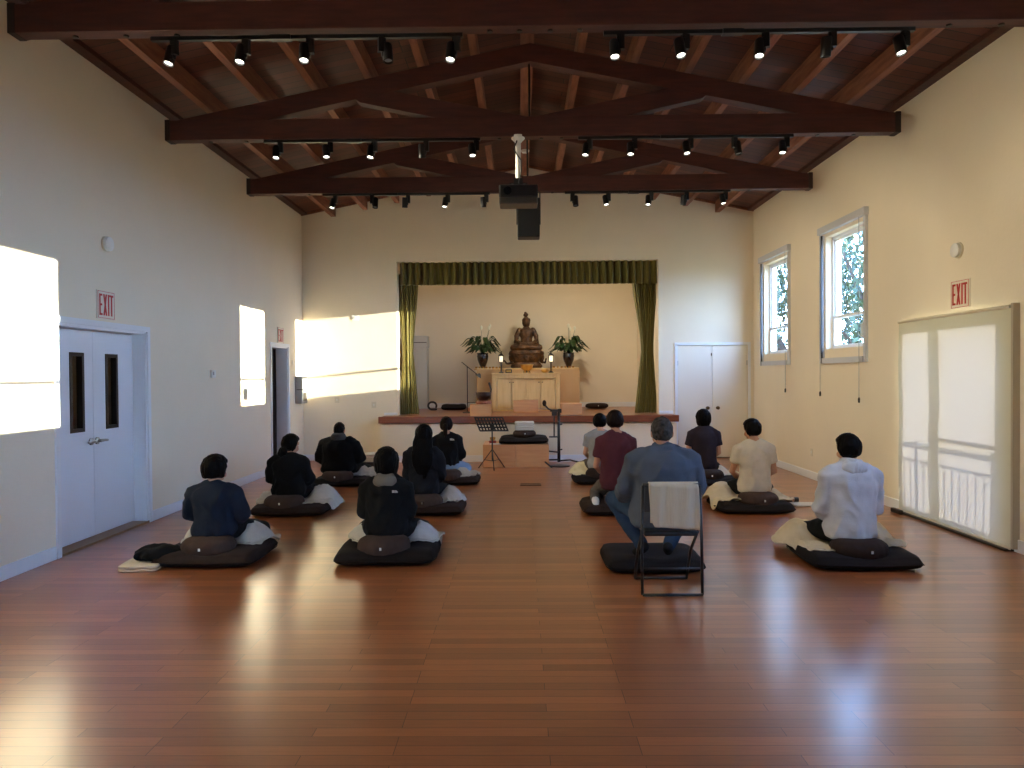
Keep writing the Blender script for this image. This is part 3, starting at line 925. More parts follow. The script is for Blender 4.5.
def zafu(x, y, z, m, label, R0=.225, H=.17, rz=0, tagside=-1):
    mb = MB()
    NS, NV = 72, 14
    R_ = []
    for j in range(NV + 1):
        t = -pi / 2 + pi * j / NV
        r_ = []
        for k in range(NS):
            a = 2 * pi * k / NS
            pl = 1 + .018 * cos(a * 18) * cos(t) 
            rr = max(.02, R0 * max(0, cos(t)) ** .42)
            r_.append((rr * pl * cos(a), rr * pl * sin(a) * .92, H / 2 + H / 2 * (abs(sin(t)) ** .9) * (1 if t > 0 else -1) ))
        R_.append(r_)
    mb.rings(R_)
    o = build(mb, 'zafu', m, None, (x, y, z), rz, smooth=True)
    tag(o, label, 'meditation cushion', 'round meditation cushions')
    build(MB().box(-.008, .008, -.006, 0, -.011, .011).xform(Matrix.Translation((0.01, -R0 * .93, H * .58))), 'sewn_tag', WHITEP, o)
    return o
def blanket(x, y, z, w_, d_, bumps, m, label, seed=0, rz=0, rect=None, th=.008, N=64, edge=.12, name='blanket', ground=0.0):
    """draped cloth; bumps: (cx, cy, r, h); rect=(x0,x1,y0,y1,h) mat below, all local"""
    mb = MB()
    vs = []
    for j in range(N + 1):
        for i in range(N + 1):
            u, v = -1 + 2 * i / N, -1 + 2 * j / N
            # square -> rounded blob
            a = math.atan2(v, u)
            k = max(abs(u), abs(v))
            L_ = math.hypot(u, v) or 1
            sq = k / L_ 
            f = (1 - .55 * (1 - sq) ) * (1 + edge * noise.noise(Vector((cos(a) * 1.7 + seed * 3, sin(a) * 1.7, 0))) * k)
            px, py = u * w_ / 2 * f, v * d_ / 2 * f
            h = ground
            if rect:
                ex = max(rect[0] - px, px - rect[1], rect[2] - py, py - rect[3])
                t = min(1, max(0, (.05 - ex) / .05))
                h = max(h, rect[4] * t * t * (3 - 2 * t))
            for cx, cy, r_, hh in bumps:
                q = math.hypot(px - cx, py - cy) / r_
                g = math.exp(-(q ** 2.6) * .9)
                h = max(h, hh * g) + .25 * min(h, hh * g) * (1 if False else 0)
            wr = noise.noise(Vector((px * 7 + seed, py * 7, 0)))
            w2 = abs(noise.noise(Vector((px * 4 + seed * 2 + py * 5, py * 3, 4))))
            w3 = abs(noise.noise(Vector((px * 13 + seed, py * 13 + px * 6, 9))))
            h += .006 + .02 * wr + .04 * w2 * (.3 + k) - .03 * w3
            vs.append((px, py, max(h, ground + .004)))
    n = N + 1
    mb.add(vs, [(j * n + i, j * n + i + 1, (j + 1) * n + i + 1, (j + 1) * n + i) for j in range(N) for i in range(N)])
    o = build(mb, name, m, None, (x, y, z), rz, smooth=True)
    s_ = o.modifiers.new('smooth', 'SMOOTH'); s_.iterations = 1
    md = o.modifiers.new('thick', 'SOLIDIFY'); md.thickness = th; md.offset = 1
    return tag(o, label, 'blanket')
# ------------------------------------------------------------------ people
def hand(mb, w, d, n, s, curl=.5):
    """w wrist, d direction of the fingers, n palm normal (towards which fingers curl), s side of thumb"""
    w, d, n = Vector(w), Vector(d).normalized(), Vector(n)
    n = (n - d * n.dot(d)).normalized()
    t = d.cross(n) * s
    mb.tube([w - d * .02, w + d * .02, w + d * .055, w + d * .085], [.026, .034, .040, .036], 12, True, flat=.42, up=n)
    for k, (off, L_) in enumerate(((.033, .068), (.011, .078), (-.011, .073), (-.033, .056))):
        b = w + d * .080 + t * off
        dd = (d + t * off * 2.2).normalized()
        p = [b]
        a = 0
        for q in (.42, .32, .26):
            a += curl * .55
            p.append(p[-1] + (dd * cos(a) + n * sin(a)) * L_ * q)
        mb.tube(p, [.0088, .0085, .0078, .0068], 8, True)
    b = w + d * .018 + t * .026
    mb.tube([b, b + (d * .6 + t * .75 + n * .2) * .032, b + (d * 1.1 + t * .85 + n * .35) * .052, b + (d * 1.7 + t * .8 + n * .5) * .062], [.014, .012, .010, .008], 8, True)
def person(x, y, z, top, label, rz=0, sx=1.0, hair='short', hm=HAIRB, skin=SKIN, garment='sweater', gm=None, gname='sweater', trousers=None, pose='cross', yaw=0, nod=0, elbow=.25, seed=1, sleeve='long', logo=None, hem=0, collar=None, bulk=0.0, neckw=0, hand_pose='lap', lean=0.0, socks=None):
    hs = 1.0
    zn = .575
    sz = (top - z - .262 * hs) / zn
    sy = .5 + .5 * sx
    W = lambda px, py, pz: Vector((px * sx, py * sy + lean * max(0, pz), pz * sz))
    def torso(inf, zb=-.01, bl=0.0):
        rs = [(0, 0, zb, .12, .09), (0, .0, zb + .025, .165, .125), (0, 0, .08, .175, .128), (0, .0, .18, .152, .108), (0, .0, .27, .148, .105), (0, .0, .36, .165, .112), (0, -.005, .44, .178, .11), (0, -.005, .50, .165, .095), (0, -.002, .545, .11, .075), (0, 0, .575, .065, .06)]
        out = []
        for cx, cy, zz, a, b in rs:
            p = W(cx, cy, zz)
            tq = 1 - abs(zz - .25) / .35
            out.append((p.x, p.y, p.z, a * sx + inf + bl * max(0, tq), b * sy + inf + bl * max(0, tq)))
        return out
    sh = [W(s * .170, -.005, .503) for s in (-1, 1)]
    if hand_pose == 'lap':
        el = [W(s * (elbow - .022), .04, .222) for s in (-1, 1)]
        wr = [W(s * .085, .235, .10) for s in (-1, 1)]
    elif hand_pose == 'knees':
        el = [W(s * elbow, .04, .27) for s in (-1, 1)]
        wr = [W(s * (elbow + .0), .27, .14) for s in (-1, 1)]
    # legs
    if pose == 'cross':
        hip = [Vector((s * .09 * sx, .03, .06)) for s in (-1, 1)]
        zk = -z + (.175 if z > .1 else .1)
        kn = [Vector((s * .29 * sx, .40 * sy, zk + .0)) for s in (-1, 1)]
        an = [Vector((-s * .05, (.36 + .07 * s) * sy + .0, zk - .03 + (.0 if s > 0 else .035))) for s in (-1, 1)]
        toe = [Vector((-s * .19, (.33 + .07 * s) * sy, zk - .03 + (.0 if s > 0 else .035))) for s in (-1, 1)]
    elif pose == 'kneel':
        zk = -z + .155
        hip = [Vector((s * .09, .02, .06)) for s in (-1, 1)]
        kn = [Vector((s * .19, .42, zk)) for s in (-1, 1)]
        an = [Vector((s * .24, -.02, zk - .02)) for s in (-1, 1)]
        toe = [Vector((s * .25, -.20, zk - .03)) for s in (-1, 1)]
    else:                                # on a chair
        hip = [Vector((s * .09, .05, .07)) for s in (-1, 1)]
        kn = [Vector((s * .31, .44, .10)) for s in (-1, 1)]
        an = [Vector((s * .10, .30, -z + .21)) for s in (-1, 1)]
        toe = [Vector((s * .13, .44, -z + .145)) for s in (-1, 1)]
    body = MB()
    body.loft(torso(0), 28)
    for k in (0, 1):
        s = (-1, 1)[k]
        body.tube([sh[k] + Vector((-s * .03, 0, 0)), sh[k] + Vector((s * .01, 0, -.02)), (sh[k] + el[k]) / 2, el[k], el[k] * .6 + wr[k] * .4, wr[k]], [.05, .05, .043, .036, .037, .024], 14, True)
        body.tube([(0, -.012, .59 * sz), (s * .06 * sx, -.012, .555 * sz), (s * .15 * sx, -.01, .515 * sz)], [.045, .042, .04], 12, True)
        if hand_pose == 'lap': hand(body, wr[k], (-s * .9, .35, -.12), (0, -.1, 1), -s * 1, .35)
        else: hand(body, wr[k], (-s * .1, .9, -.25), (0, 0, -1), s, .4)
        hv = (kn[k] - hip[k])
        body.tube([hip[k], hip[k] + hv * .35, hip[k] + hv * .8, kn[k]], [.088, .080, .062, .054], 16, True)
        sv = an[k] - kn[k]
        body.tube([kn[k], kn[k] + sv * .3, kn[k] + sv * .75, an[k]], [.053, .054, .040, .032], 14, True)
        tv = toe[k] - an[k]
        body.tube([an[k] - tv * .15, an[k] + tv * .4, toe[k]], [.034, .036, .026], 12, True, flat=.8)
    nb = W(0, -.003, .55)
    HM = Matrix.Translation(W(0, 0, .575)) @ Euler((radians(-nod), 0, radians(yaw))).to_matrix().to_4x4() @ Matrix.Diagonal((hs, hs, hs, 1))
    body.tube([nb, W(0, .0, .58), HM @ Vector((0, .018, .08))], [.058, .052, .052], 16, True)
    hd = MB()
    hd.ell((0, .022, .145), (.074, .093, .098), n=24, m=18)
    hd.ell((0, .045, .085), (.055, .066, .062), n=20, m=14)
    hd.ell((0, .095, .048), (.026, .022, .02))
    hd.tube([(0, .108, .150), (0, .122, .128), (0, .134, .112)], [.009, .011, .014], 8, True)
    for s in (-1, 1):
        hd.ell((s * .076, .012, .122), (.011, .020, .032), Matrix.Rotation(s * .2, 3, 'Z'))
        hd.ell((s * .034, .082, .085), (.028, .03, .03))
        hd.ell((s * .031, .107, .142), (.015, .010, .011))
        hd.ell((s * .03, .104, .160), (.024, .012, .008))
        hd.ell((s * .012, .128, .107), (.010, .010, .008))
    hd.ell((0, .112, .082), (.024, .010, .006)); hd.ell((0, .110, .073), (.021, .010, .006))
    body.add([HM @ Vector(a) for a in hd.v], hd.f)
    o = build(fuse(body, .0062, 3), 'person', skin, None, (x, y, z), rz, smooth=True)
    tag(o, label, 'person')
    # hair
    hb = MB()
    NS, NV = 56, 36
    L = {'short': .066, 'crop': .055, 'bob': .125, 'long': .12, 'bun': .075, 'tail': .07, 'hooded': .06, 'shag': .085}[hair]
    th_ = {'short': .024, 'crop': .005, 'bob': .032, 'long': .026, 'bun': .022, 'tail': .018, 'hooded': .012, 'shag': .034}[hair]
    R_ = []
    for j in range(1, NV):
        t = pi * j / NV
        q = []
        for k in range(NS):
            a = 2 * pi * k / NS
            dx, dy, dz = sin(t) * cos(a), sin(t) * sin(a), cos(t)
            X, Y_, Z_ = dx * (.076 + th_), dy * (.095 + th_) , dz * (.1 + th_ * .7 + (.05 if dz < 0 and L > .1 else .02 if dz < 0 else 0))
            fr = max(0., min(1., (dy + .05) / .35))        # 1 at the face
            low = -L if hair not in ('bob', 'shag', 'long') else -L
            lim = low * (1 - fr) + .055 * fr
            if hair in ('bob', 'long', 'shag') and fr < .8: lim = low * (1 - max(0, (fr - .35) / .65)) + .05 * max(0, (fr - .35) / .65)
            f = 1
            if Z_ < lim:
                f = max(.60, 1 - (lim - Z_) / (.035 if fr > .3 else .06) * .40)
                if hair in ('bob', 'long', 'shag') and Z_ < lim and fr < .5: Z_ = lim + (Z_ - lim) * .15
            rag = 1 + .05 * noise.noise(Vector((a * 5 + seed, t * 2.5, seed))) + .035 * noise.noise(Vector((a * 14, t * 5, seed)))
            if hair == 'bob': X *= 1 + .08 * max(0, -dz)
            q.append((X * f * rag, .018 + Y_ * f * rag, .150 + Z_ * (1 if f == 1 else f * .5 + .5)))
        R_.append(q)
    hb.rings(R_)
    if hair == 'bun':
        hb.ell((.0, -.09, .05), (.056, .042, .052)); hb.ell((-.02, -.10, .02), (.042, .034, .04))
    if hair == 'tail':
        hb.tube([(0, -.07, .14), (0, -.115, .13), (0, -.125, .06), (.005, -.115, -.02), (.0, -.11, -.07)], [.03, .028, .03, .022, .006], 12, True)
    if hair == 'long':
        hb.tube([(0, -.045, .16), (0, -.072, .06), (0, -.112, -.06), (0, -.128, -.20), (.0, -.125, -.31)], [.092, .115, .125, .115, .06], 26, True, flat=.36, up=(0, 1, 0))
    hb.v = [tuple(HM @ Vector(a)) for a in hb.v]
    ho = build(fuse(hb, .0065, 2, .007, (30, 30, 4), seed), 'hair', hm, o, smooth=True)
    # garment
    g = MB()
    inf = {'sweater': .020, 'tee': .013, 'puffer': .040, 'jacket': .028, 'hoodie': .026}[garment] + bulk
    rs = torso(inf, -.015 + hem, .012 + bulk)
    rs = rs[:-1] + [(rs[-1][0], rs[-1][1], .572 * sz, rs[-1][3] + .004, rs[-1][4])]
    if garment == 'tee': rs[-1] = (rs[-1][0], rs[-1][1], .572 * sz, rs[-1][3], rs[-1][4])
    g.loft(rs, 32)
    ai = inf * .8
    for k in (0, 1):
        s = (-1, 1)[k]
        g.tube([(0, -.012, .575 * sz), (s * .06 * sx, -.012, .553 * sz), (s * .145 * sx, -.01, .508 * sz)], [.045 + ai * .4, .045 + ai * .5, .045 + ai * .6], 12, True)
        if sleeve == 'long':
            g.tube([sh[k] + Vector((-s * .03, 0, 0)), sh[k] + Vector((s * .01, 0, -.02)), (sh[k] + el[k]) / 2, el[k], el[k] * .6 + wr[k] * .4, el[k] * .1 + wr[k] * .9], [.053 + ai, .054 + ai, .048 + ai * 1.15, .043 + ai * 1.2, .041 + ai, .030 + ai * .6], 16, True)
        else:
            m_ = sh[k] * .38 + el[k] * .62
            g.tube([sh[k] + Vector((-s * .03, 0, 0)), sh[k] + Vector((s * .01, 0, -.02)), (sh[k] + m_) / 2, m_], [.053 + ai, .054 + ai, .053 + ai * 1.1, .052 + ai * 1.3], 16, False)
    if garment in ('hoodie',):
        g.loft([(0, -.005, .545 * sz, .10, .085), (0, -.008, .575 * sz + .01, .088, .082), (0, -.004, .585 * sz + .035, .076, .072)], 24)
    if garment == 'jacket':
        g.loft([(0, 0, .54 * sz, .095, .08), (0, .0, .58 * sz + .02, .073, .072), (0, .0, .59 * sz + .035, .068, .067)], 24)
    go = build(fuse(g, .0105, 5, .022 if garment != 'tee' else .015, (6.5, 6.5, 5), seed), gname, gm, o, smooth=True)
    if garment in ('hoodie', 'puffer') or collar:
        hh = MB()
        if garment == 'puffer':
            hh.loft([(0, -.02, .555 * sz, .115, .10), (0, -.03, .575 * sz + .02, .12, .105), (0, -.03, .58 * sz + .07, .098, .095), (0, -.02, .58 * sz + .09, .07, .08)], 24)
        else:
            hh.ell((0, -.082, .555 * sz), (.105, .055, .06), Matrix.Rotation(-.25, 3, 'X'), 20, 14)
            hh.tube([(-.085, -.02, .565 * sz), (-.05, -.065, .575 * sz + .015), (.05, -.065, .575 * sz + .015), (.085, -.02, .565 * sz)], [.025, .034, .034, .025], 12, True)
            hh.tube([(-.085, -.02, .565 * sz), (-.06, .05, .555 * sz), (-.02, .085, .53 * sz)], [.025, .022, .018], 12, True)
            hh.tube([(.085, -.02, .565 * sz), (.06, .05, .555 * sz), (.02, .085, .53 * sz)], [.025, .022, .018], 12, True)
        build(fuse(hh, .009, 4, .008, (14, 14, 9), seed), 'hood', collar or gm, o, smooth=True)
    if trousers:
        tr = MB()
        tr.loft([(0, .0, -.012, .125 * sx, .095), (0, .005, .02, .18 * sx, .135), (0, .005, .09, .185 * sx, .135), (0, 0, .14, .17 * sx, .12)], 24)
        for k in (0, 1):
            hv = (kn[k] - hip[k]); sv = an[k] - kn[k]
            tr.tube([hip[k], hip[k] + hv * .35, hip[k] + hv * .8, kn[k]], [.105, .097, .080, .072], 16, True)
            tr.tube([kn[k], kn[k] + sv * .3, kn[k] + sv * .75, kn[k] + sv * .93], [.070, .070, .056, .052], 14, True)
        build(fuse(tr, .0105, 4, .009, (8, 8, 8), seed + 5), 'trousers', trousers, o, smooth=True)
    if socks:
        for k in (0, 1):
            sk_ = MB()
            tv = toe[k] - an[k]
            dv = (kn[k] - an[k]).normalized()
            sk_.tube([an[k] + dv * .09, an[k]], [.038, .043], 12, True)
            sk_.tube([an[k] - tv * .18, an[k] + tv * .4, toe[k] + tv * .06], [.043, .045, .035], 12, True, flat=.9)
            build(fuse(sk_, .008, 3), 'sock' if pose != 'chair' else 'shoe', socks, o, smooth=True)
    if logo:
        lx, lz, lw = logo
        q = MB()
        # small embroidered emblem: half-dome stripes over a word line, laid on the garment's back
        yy = None
        for a0, r0, r1 in ((0, .0, .008), (0, .011, .015), (0, .018, .022)):
            P = [(r1 * cos(t), r1 * sin(t)) for t in [pi / 2 * i / 6 for i in range(7)]] + [(r0 * cos(t), r0 * sin(t)) for t in [pi / 2 * i / 6 for i in range(6, -1, -1)]]
            q.prism(P, lambda a, b: (a + .003, 0, b), lambda a, b: (a + .003, .004, b))
        for k in range(3): q.box(-.026, -.002, 0, .004, .002 + k * .008, .007 + k * .008)
        q.v = [(a * lw, b, c * lw) for a, b, c in q.v]
        hit, loc_, nor, _ = go.ray_cast(Vector((lx, -1, lz)), Vector((0, 1, 0)))
        if hit:
            M = Matrix.Translation(loc_ + nor * .003) @ nor.to_track_quat('-Y', 'Z').to_matrix().to_4x4()
            q.xform(M)
        build(q, 'embroidered_emblem', WHITEP, go)
    return o
F = fabric
DENIM = F('blue_denim', (40, 58, 80)); DENIML = F('light_blue_denim', (132, 152, 178)); BLK = F('black_trouser_cotton', (12, 12, 13)); GRT = F('grey_trouser_cotton', (84, 78, 72)); KH = F('khaki_cotton', (176, 160, 128))
rows = {'a': 5.84, 'b': 7.99, 'c': 10.14}
ZT_, ZS = .085, .205
# front-left column
zabuton(-2.68, 6.22, 0, .0, MAT_D, 'dark brown mat under the person in the navy sweater', 1, 1)
zafu(-2.71, 6.11, .055, ZAFU, 'taupe zafu under the person in the navy sweater')
person(-2.72, 6.24, ZS, .908, 'person with short black hair in a navy sweater seated nearest the left double door', 0, .98, 'shag', garment='sweater', gm=F('navy_knit', (24, 31, 44)), trousers=BLK, yaw=-18, nod=2, elbow=.27, seed=1)
blanket(-2.66, 6.46, 0, .88, .56, [(-.26, .1, .22, .24), (.20, .0, .2, .26), (-.05, .1, .3, .25)], LINEN2, 'grey-beige blanket over the lap of the person in the navy sweater', 1, rect=(-.42, .5, -.6, .12, .12))
zabuton(-1.17, 6.26, 0, .03, MAT_B, 'dark mat under the person in the black jacket with a grey hood', 1, 2)
zafu(-1.19, 6.11, .055, ZAFU, 'taupe zafu under the person in the black jacket with a grey hood')
person(-1.19, 6.24, ZS, .965, 'person with black bobbed hair in a black jacket with a grey hood', 0, .92, 'bob', garment='hoodie', gm=F('black_shell_fabric', (12, 12, 13)), gname='jacket', trousers=BLK, collar=F('grey_fleece', (104, 96, 86)), elbow=.235, seed=2, logo=(.10, .385, .95))
blanket(-1.15, 6.50, 0, .88, .62, [(-.26, .0, .2, .25), (.24, -.06, .17, .25), (-.05, .1, .3, .25)], LINEN2, 'pale rumpled blanket around the knees of the person with the grey hood', 2, rect=(-.46, .46, -.6, .14, .12))
zabuton(2.80, 6.07, 0, -.03, MAT_B, 'dark mat under the person in the white hoodie', 1.03, 3)
zafu(2.80, 5.93, .055, MAT_D, 'dark brown zafu under the person in the white hoodie')
person(2.79, 6.06, ZS, 1.08, 'person with short black hair in a white hoodie seated nearest the roller shade', 0, 1.0, 'short', garment='hoodie', gm=F('white_sweatshirt', (188, 188, 190)), gname='hoodie', trousers=BLK, yaw=12, nod=4, elbow=.245, seed=3, bulk=.004)
blanket(2.80, 6.34, 0, 1.02, .86, [(-.27, .06, .24, .26), (.30, .06, .22, .25), (0, .12, .35, .24)], LINEN, 'beige blanket spread over the knees of the person in the white hoodie', 3, rect=(-.38, .48, -.66, .07, .12), edge=.25)
# second row
zabuton(-2.68, 8.36, 0, 0, MAT_D, 'dark brown mat under the person with the low bun', 1, 4)
zafu(-2.76, 8.23, .055, ZAFU, 'taupe zafu under the person with the low bun')
person(-2.75, 8.36, ZS, .925, 'person with hair in a low bun wearing a black sweater', 0, .97, 'bun', garment='sweater', gm=F('black_knit', (11, 11, 12)), trousers=BLK, yaw=-28, nod=8, elbow=.265, seed=4)
blanket(-2.66, 8.52, 0, 1.0, .66, [(-.38, .1, .2, .2), (.24, .05, .22, .26), (-.1, .15, .3, .24)], LINEN2, 'pale grey blanket over the lap of the person with the low bun', 4, rect=(-.46, .4, -.5, .24, .12))
zabuton(-1.10, 8.36, 0, 0, MAT_D, 'dark mat under the person with long straight hair', 1, 5)
zafu(-1.14, 8.24, .055, ZAFU, 'dark taupe zafu under the person with long straight hair')
person(-1.15, 8.37, ZS, 1.02, 'person with long straight black hair in a charcoal sweater', 0, .93, 'long', garment='sweater', gm=F('charcoal_knit', (27, 27, 31)), trousers=BLK, elbow=.245, seed=5)
blanket(-1.10, 8.54, 0, .84, .66, [(-.25, .1, .22, .25), (.22, .0, .2, .26), (0, .1, .3, .24)], LINEN2, 'light blanket beside the knee of the person with long straight hair', 5, rect=(-.5, .4, -.5, .22, .12))
zabuton(1.12, 8.33, 0, 0, MAT_D, 'dark mat under the kneeling person in the maroon tee', .98, 6)
zafu(1.16, 8.19, .055, ZAFU, 'brown zafu under the kneeling person in the maroon tee', .20, .2)
person(1.10, 8.30, .265, 1.18, 'person kneeling in a maroon tee and grey trousers with white socks', 0, .98, 'short', HAIRD, SKIN2, 'tee', F('maroon_jersey', (76, 36, 42)), 'tee_shirt', GRT, 'kneel', nod=6, elbow=.25, seed=6, sleeve='short', socks=F('white_sock', (214, 212, 206)))
zabuton(2.68, 8.38, 0, 0, MAT_B, 'dark mat under the person in the beige tee', 1, 7)
zafu(2.74, 8.26, .055, ZAFU, 'dark brown zafu under the person in the beige tee')
person(2.74, 8.39, ZS, 1.065, 'person with short dark hair in a beige tee between the windows and the chair', 0, 1.02, 'short', HAIRB, SKIN2, 'tee', F('beige_jersey', (196, 184, 164)), 'tee_shirt', BLK, yaw=22, nod=8, elbow=.265, seed=7, sleeve='short')
blanket(2.66, 8.56, 0, 1.0, .8, [(-.26, .02, .22, .27), (.30, .02, .2, .22), (0, .1, .3, .24)], LINEN, 'beige blanket over the left knee of the person in the beige tee', 7, rect=(-.38, .5, -.54, .2, .12), edge=.22)
# third row
zabuton(-2.60, 10.50, 0, 0, MAT_B, 'dark mat under the person in the black puffer coat', 1, 8)
zafu(-2.68, 10.33, .055, ZAFU, 'brown zafu under the person in the black puffer coat')
person(-2.69, 10.46, ZS, .93, 'person in a thick black puffer coat with a grey hooded collar', 0, 1.12, 'crop', garment='puffer', gm=F('black_quilted_nylon', (9, 9, 10), .95), gname='puffer_coat', trousers=BLK, collar=F('grey_hood_jersey', (66, 64, 64)), elbow=.285, seed=8, nod=8, bulk=.012)
blanket(-2.40, 10.68, 0, .55, .5, [(-.05, .05, .2, .25), (.15, .0, .15, .2)], LINEN2, 'small pale blanket beside the person in the black puffer coat', 8, rect=(-.58, .28, -.45, .22, .12))
zabuton(-1.03, 10.58, 0, 0, MAT_D, 'dark mat under the person with the ponytail', .95, 9)
zafu(-1.10, 10.39, .055, ZAFU, 'brown zafu under the person with the ponytail')
person(-1.11, 10.52, ZS, .99, 'person with a dark ponytail in a black top and light jeans', 0, .95, 'tail', HAIRD, garment='sweater', gm=F('black_fleece', (12, 12, 14)), gname='fleece_top', trousers=DENIML, hem=.085, elbow=.26, seed=9, logo=(.10, .44, 1.2), nod=4)
blanket(-.92, 10.60, 0, .62, .56, [(.0, .02, .2, .22)], LINEN2, 'patterned pale cloth by the knee of the person with the ponytail', 9, rect=(-.5, .3, -.36, .3, .12))
zabuton(1.17, 10.58, 0, 0, MAT_B, 'dark mat under the person in the grey tee', .95, 10)
zafu(1.17, 10.43, .055, MAT_D, 'dark zafu under the person in the grey tee')
person(1.17, 10.56, ZS, 1.02, 'person with short black hair in a grey tee beyond the maroon tee', 0, .95, 'short', garment='tee', gm=F('heather_grey_jersey', (138, 138, 136)), gname='tee_shirt', trousers=GRT, elbow=.25, seed=10, sleeve='short', nod=6)
blanket(1.02, 10.72, 0, .62, .56, [(-.08, .03, .23, .28), (.1, .1, .2, .24)], F('cream_linen', (216, 204, 166)), 'cream blanket over the left knee of the person in the grey tee', 10, rect=(-.26, .5, -.48, .2, .12))
zabuton(2.78, 10.36, 0, 0, MAT_B, 'dark mat under the person in the dark plum tee', .98, 11)
zafu(2.68, 10.25, .055, MAT_D, 'dark zafu under the person in the dark plum tee')
person(2.66, 10.38, ZS, 1.075, 'person with black chin-length hair in a dark plum tee before the closet doors', 0, .98, 'bob', garment='tee', gm=F('plum_jersey', (42, 34, 40)), gname='tee_shirt', trousers=BLK, elbow=.255, seed=11, sleeve='short')
blanket(2.90, 10.56, 0, .6, .56, [(.0, .05, .22, .22)], LINEN, 'beige blanket by the right knee of the person in the dark plum tee', 11, rect=(-.48, .36, -.5, .2, .12))
# man on the folding chair
zabuton(1.08, 5.97, 0, 0, MAT_B, 'dark mat under the feet of the man on the folding chair', .92, 12)
person(1.07, 5.39, .475, 1.285, 'person with greying hair in a blue denim jacket seated on the folding chair', 0, 1.12, 'crop', HAIRG, SKIN2, 'jacket', F('washed_denim_jacket', (74, 80, 90)), 'denim_jacket', DENIM, 'chair', elbow=.235, seed=12, bulk=.012, hem=-.02, nod=4, hand_pose='knees', socks=F('black_shoe_fabric', (24, 24, 26)))
ch = empty('folding_chair', (1.08, 5.30, 0), label='black metal folding chair with a towel over its back', cat='chair')
TR_ = .011
FRM = MB()
for s in (-1, 1):
    FRM.tube([(s * .215, -.19, .012), (s * .215, -.175, .40), (s * .205, -.155, .79)], TR_, 10)
build(FRM.tube([(-.215, -.20, .012), (.215, -.20, .012)], TR_, 10).tube([(-.205, -.155, .80), (.205, -.155, .80)], TR_, 10), 'back_frame', BLACK, ch, smooth=True)
for s in (-1, 1):
    build(MB().tube([(s * .20, .23, .012), (s * .20, .10, .26), (s * .20, -.12, .45)], TR_, 10), 'leg', BLACK, ch, smooth=True)
build(MB().tube([(-.2, .23, .012), (.2, .23, .012)], TR_, 10), 'foot_bar', BLACK, ch, smooth=True)
build(MB().tube([(-.2, -.19, .2), (.2, -.19, .2)], .006, 8), 'stretcher', BLACK, ch, smooth=True)
build(MB().box(-.195, .195, -.165, .21, .425, .46), 'seat', mat('black_vinyl', (26, 24, 24), .45), ch, bevel=.012)
build(MB().box(-.195, .195, -.168, -.145, .60, .79), 'backrest', mat('black_vinyl_back', (28, 26, 26), .45), ch, bevel=.008)
tw = MB()
vs = []
NU, NVv = 22, 40
for j in range(NVv + 1):
    v = j / NVv
    for i in range(NU + 1):
        u = -1 + 2 * i / NU
        L_ = v * .62 - .31
        if abs(L_) < .02: y_, z_ = -L_ * .8, .818
        elif L_ < 0: y_, z_ = .03, .818 - (-L_ - .02) * .45
        else: y_, z_ = -.032 - .004 * sin(u * 5) - .006 * sin(u * 11 + v * 3), .818 - (L_ - .02) * (1.10 if u > -.9 else 1)
        vs.append((u * .178 + .004 * sin(v * 9), -.157 + y_, z_ - .012 * (u + 1) * (v > .5) * (L_ > 0)))
n = NU + 1
tw.add(vs, [(j * n + i, j * n + i + 1, (j + 1) * n + i + 1, (j + 1) * n + i) for j in range(NVv) for i in range(NU)])
o = build(tw, 'towel', TOWELB, None, (1.10, 5.30, 0), smooth=True)
md = o.modifiers.new('thick', 'SOLIDIFY'); md.thickness = .012
tag(o, 'beige ribbed towel hanging over the back of the folding chair', 'towel')
o = build(fuse(MB().loft([(0, 0, 0, .16, .12), (0, 0, .02, .19, .15), (0, 0, .045, .19, .15), (0, 0, .06, .16, .12)], 24, 4), .008, 3, .006), 'folded_towel', TOWEL, None, (1.13, 5.47, .37), smooth=True)
bpy.data.objects.remove(o)

# things on the floor
def folded(name, x, y, z, w_, d_, h_, m, label, cat, rz=0, layers=3, seed=0):
    r = empty(name, (x, y, z), rz, label=label, cat=cat)
    for k in range(layers):
        t = h_ / layers
        q = MB().loft([(0, 0, k * t, w_ / 2 - .012, d_ / 2 - .012), (0, 0, k * t + t * .25, w_ / 2, d_ / 2), (0, 0, k * t + t * .75, w_ / 2, d_ / 2), (0, 0, k * t + t, w_ / 2 - .012, d_ / 2 - .012)], 48, 9)
        for i, a in enumerate(q.v): q.v[i] = (a[0] + .006 * noise.noise(Vector(a) * 9 + Vector((seed, k, 0))), a[1] + .006 * noise.noise(Vector(a) * 8 + Vector((k, seed, 3))), a[2])
        build(q, 'fold', m, r, smooth='auto')
    return r
folded('folded_blanket', -3.18, 5.93, 0, .32, .3, .055, LINEN, 'folded beige blanket on the floor left of the nearest left mat', 'blanket', .1, 2)
o = build(fuse(MB().ell((0, 0, .06), (.17, .13, .065)).ell((.08, .03, .06), (.12, .10, .05)).ell((-.1, -.02, .05), (.08, .09, .045)), .012, 3, .02, (9, 9, 9), 4), 'cloth_bag', BLK, None, (-3.10, 6.0, .05), smooth=True)
tag(o, 'black crumpled bag lying on the folded beige blanket', 'bag')
folded('notebook', 3.42, 8.62, 0, .30, .22, .02, mat('paper_white', (214, 206, 194), .7), 'pale notebook on the floor right of the beige tee mat', 'book', 0, 1)
o = build(MB().lathe([(0, 0), (.03, 0), (.032, .02), (.03, .16), (0, .165)], seg=16).xform(Matrix.Translation((0, 0, .03)) @ Matrix.Rotation(pi / 2, 4, 'Y')), 'water_bottle', BLACKP, None, (3.22, 8.72, .02), smooth='auto')
tag(o, 'small black bottle lying beside the pale notebook', 'bottle')
folded('folded_mat', -2.82, 13.02 - .28, 0, .62, .42, .07, MAT_D, 'dark brown folded mat against the left end of the stage', 'mat', 0, 1)
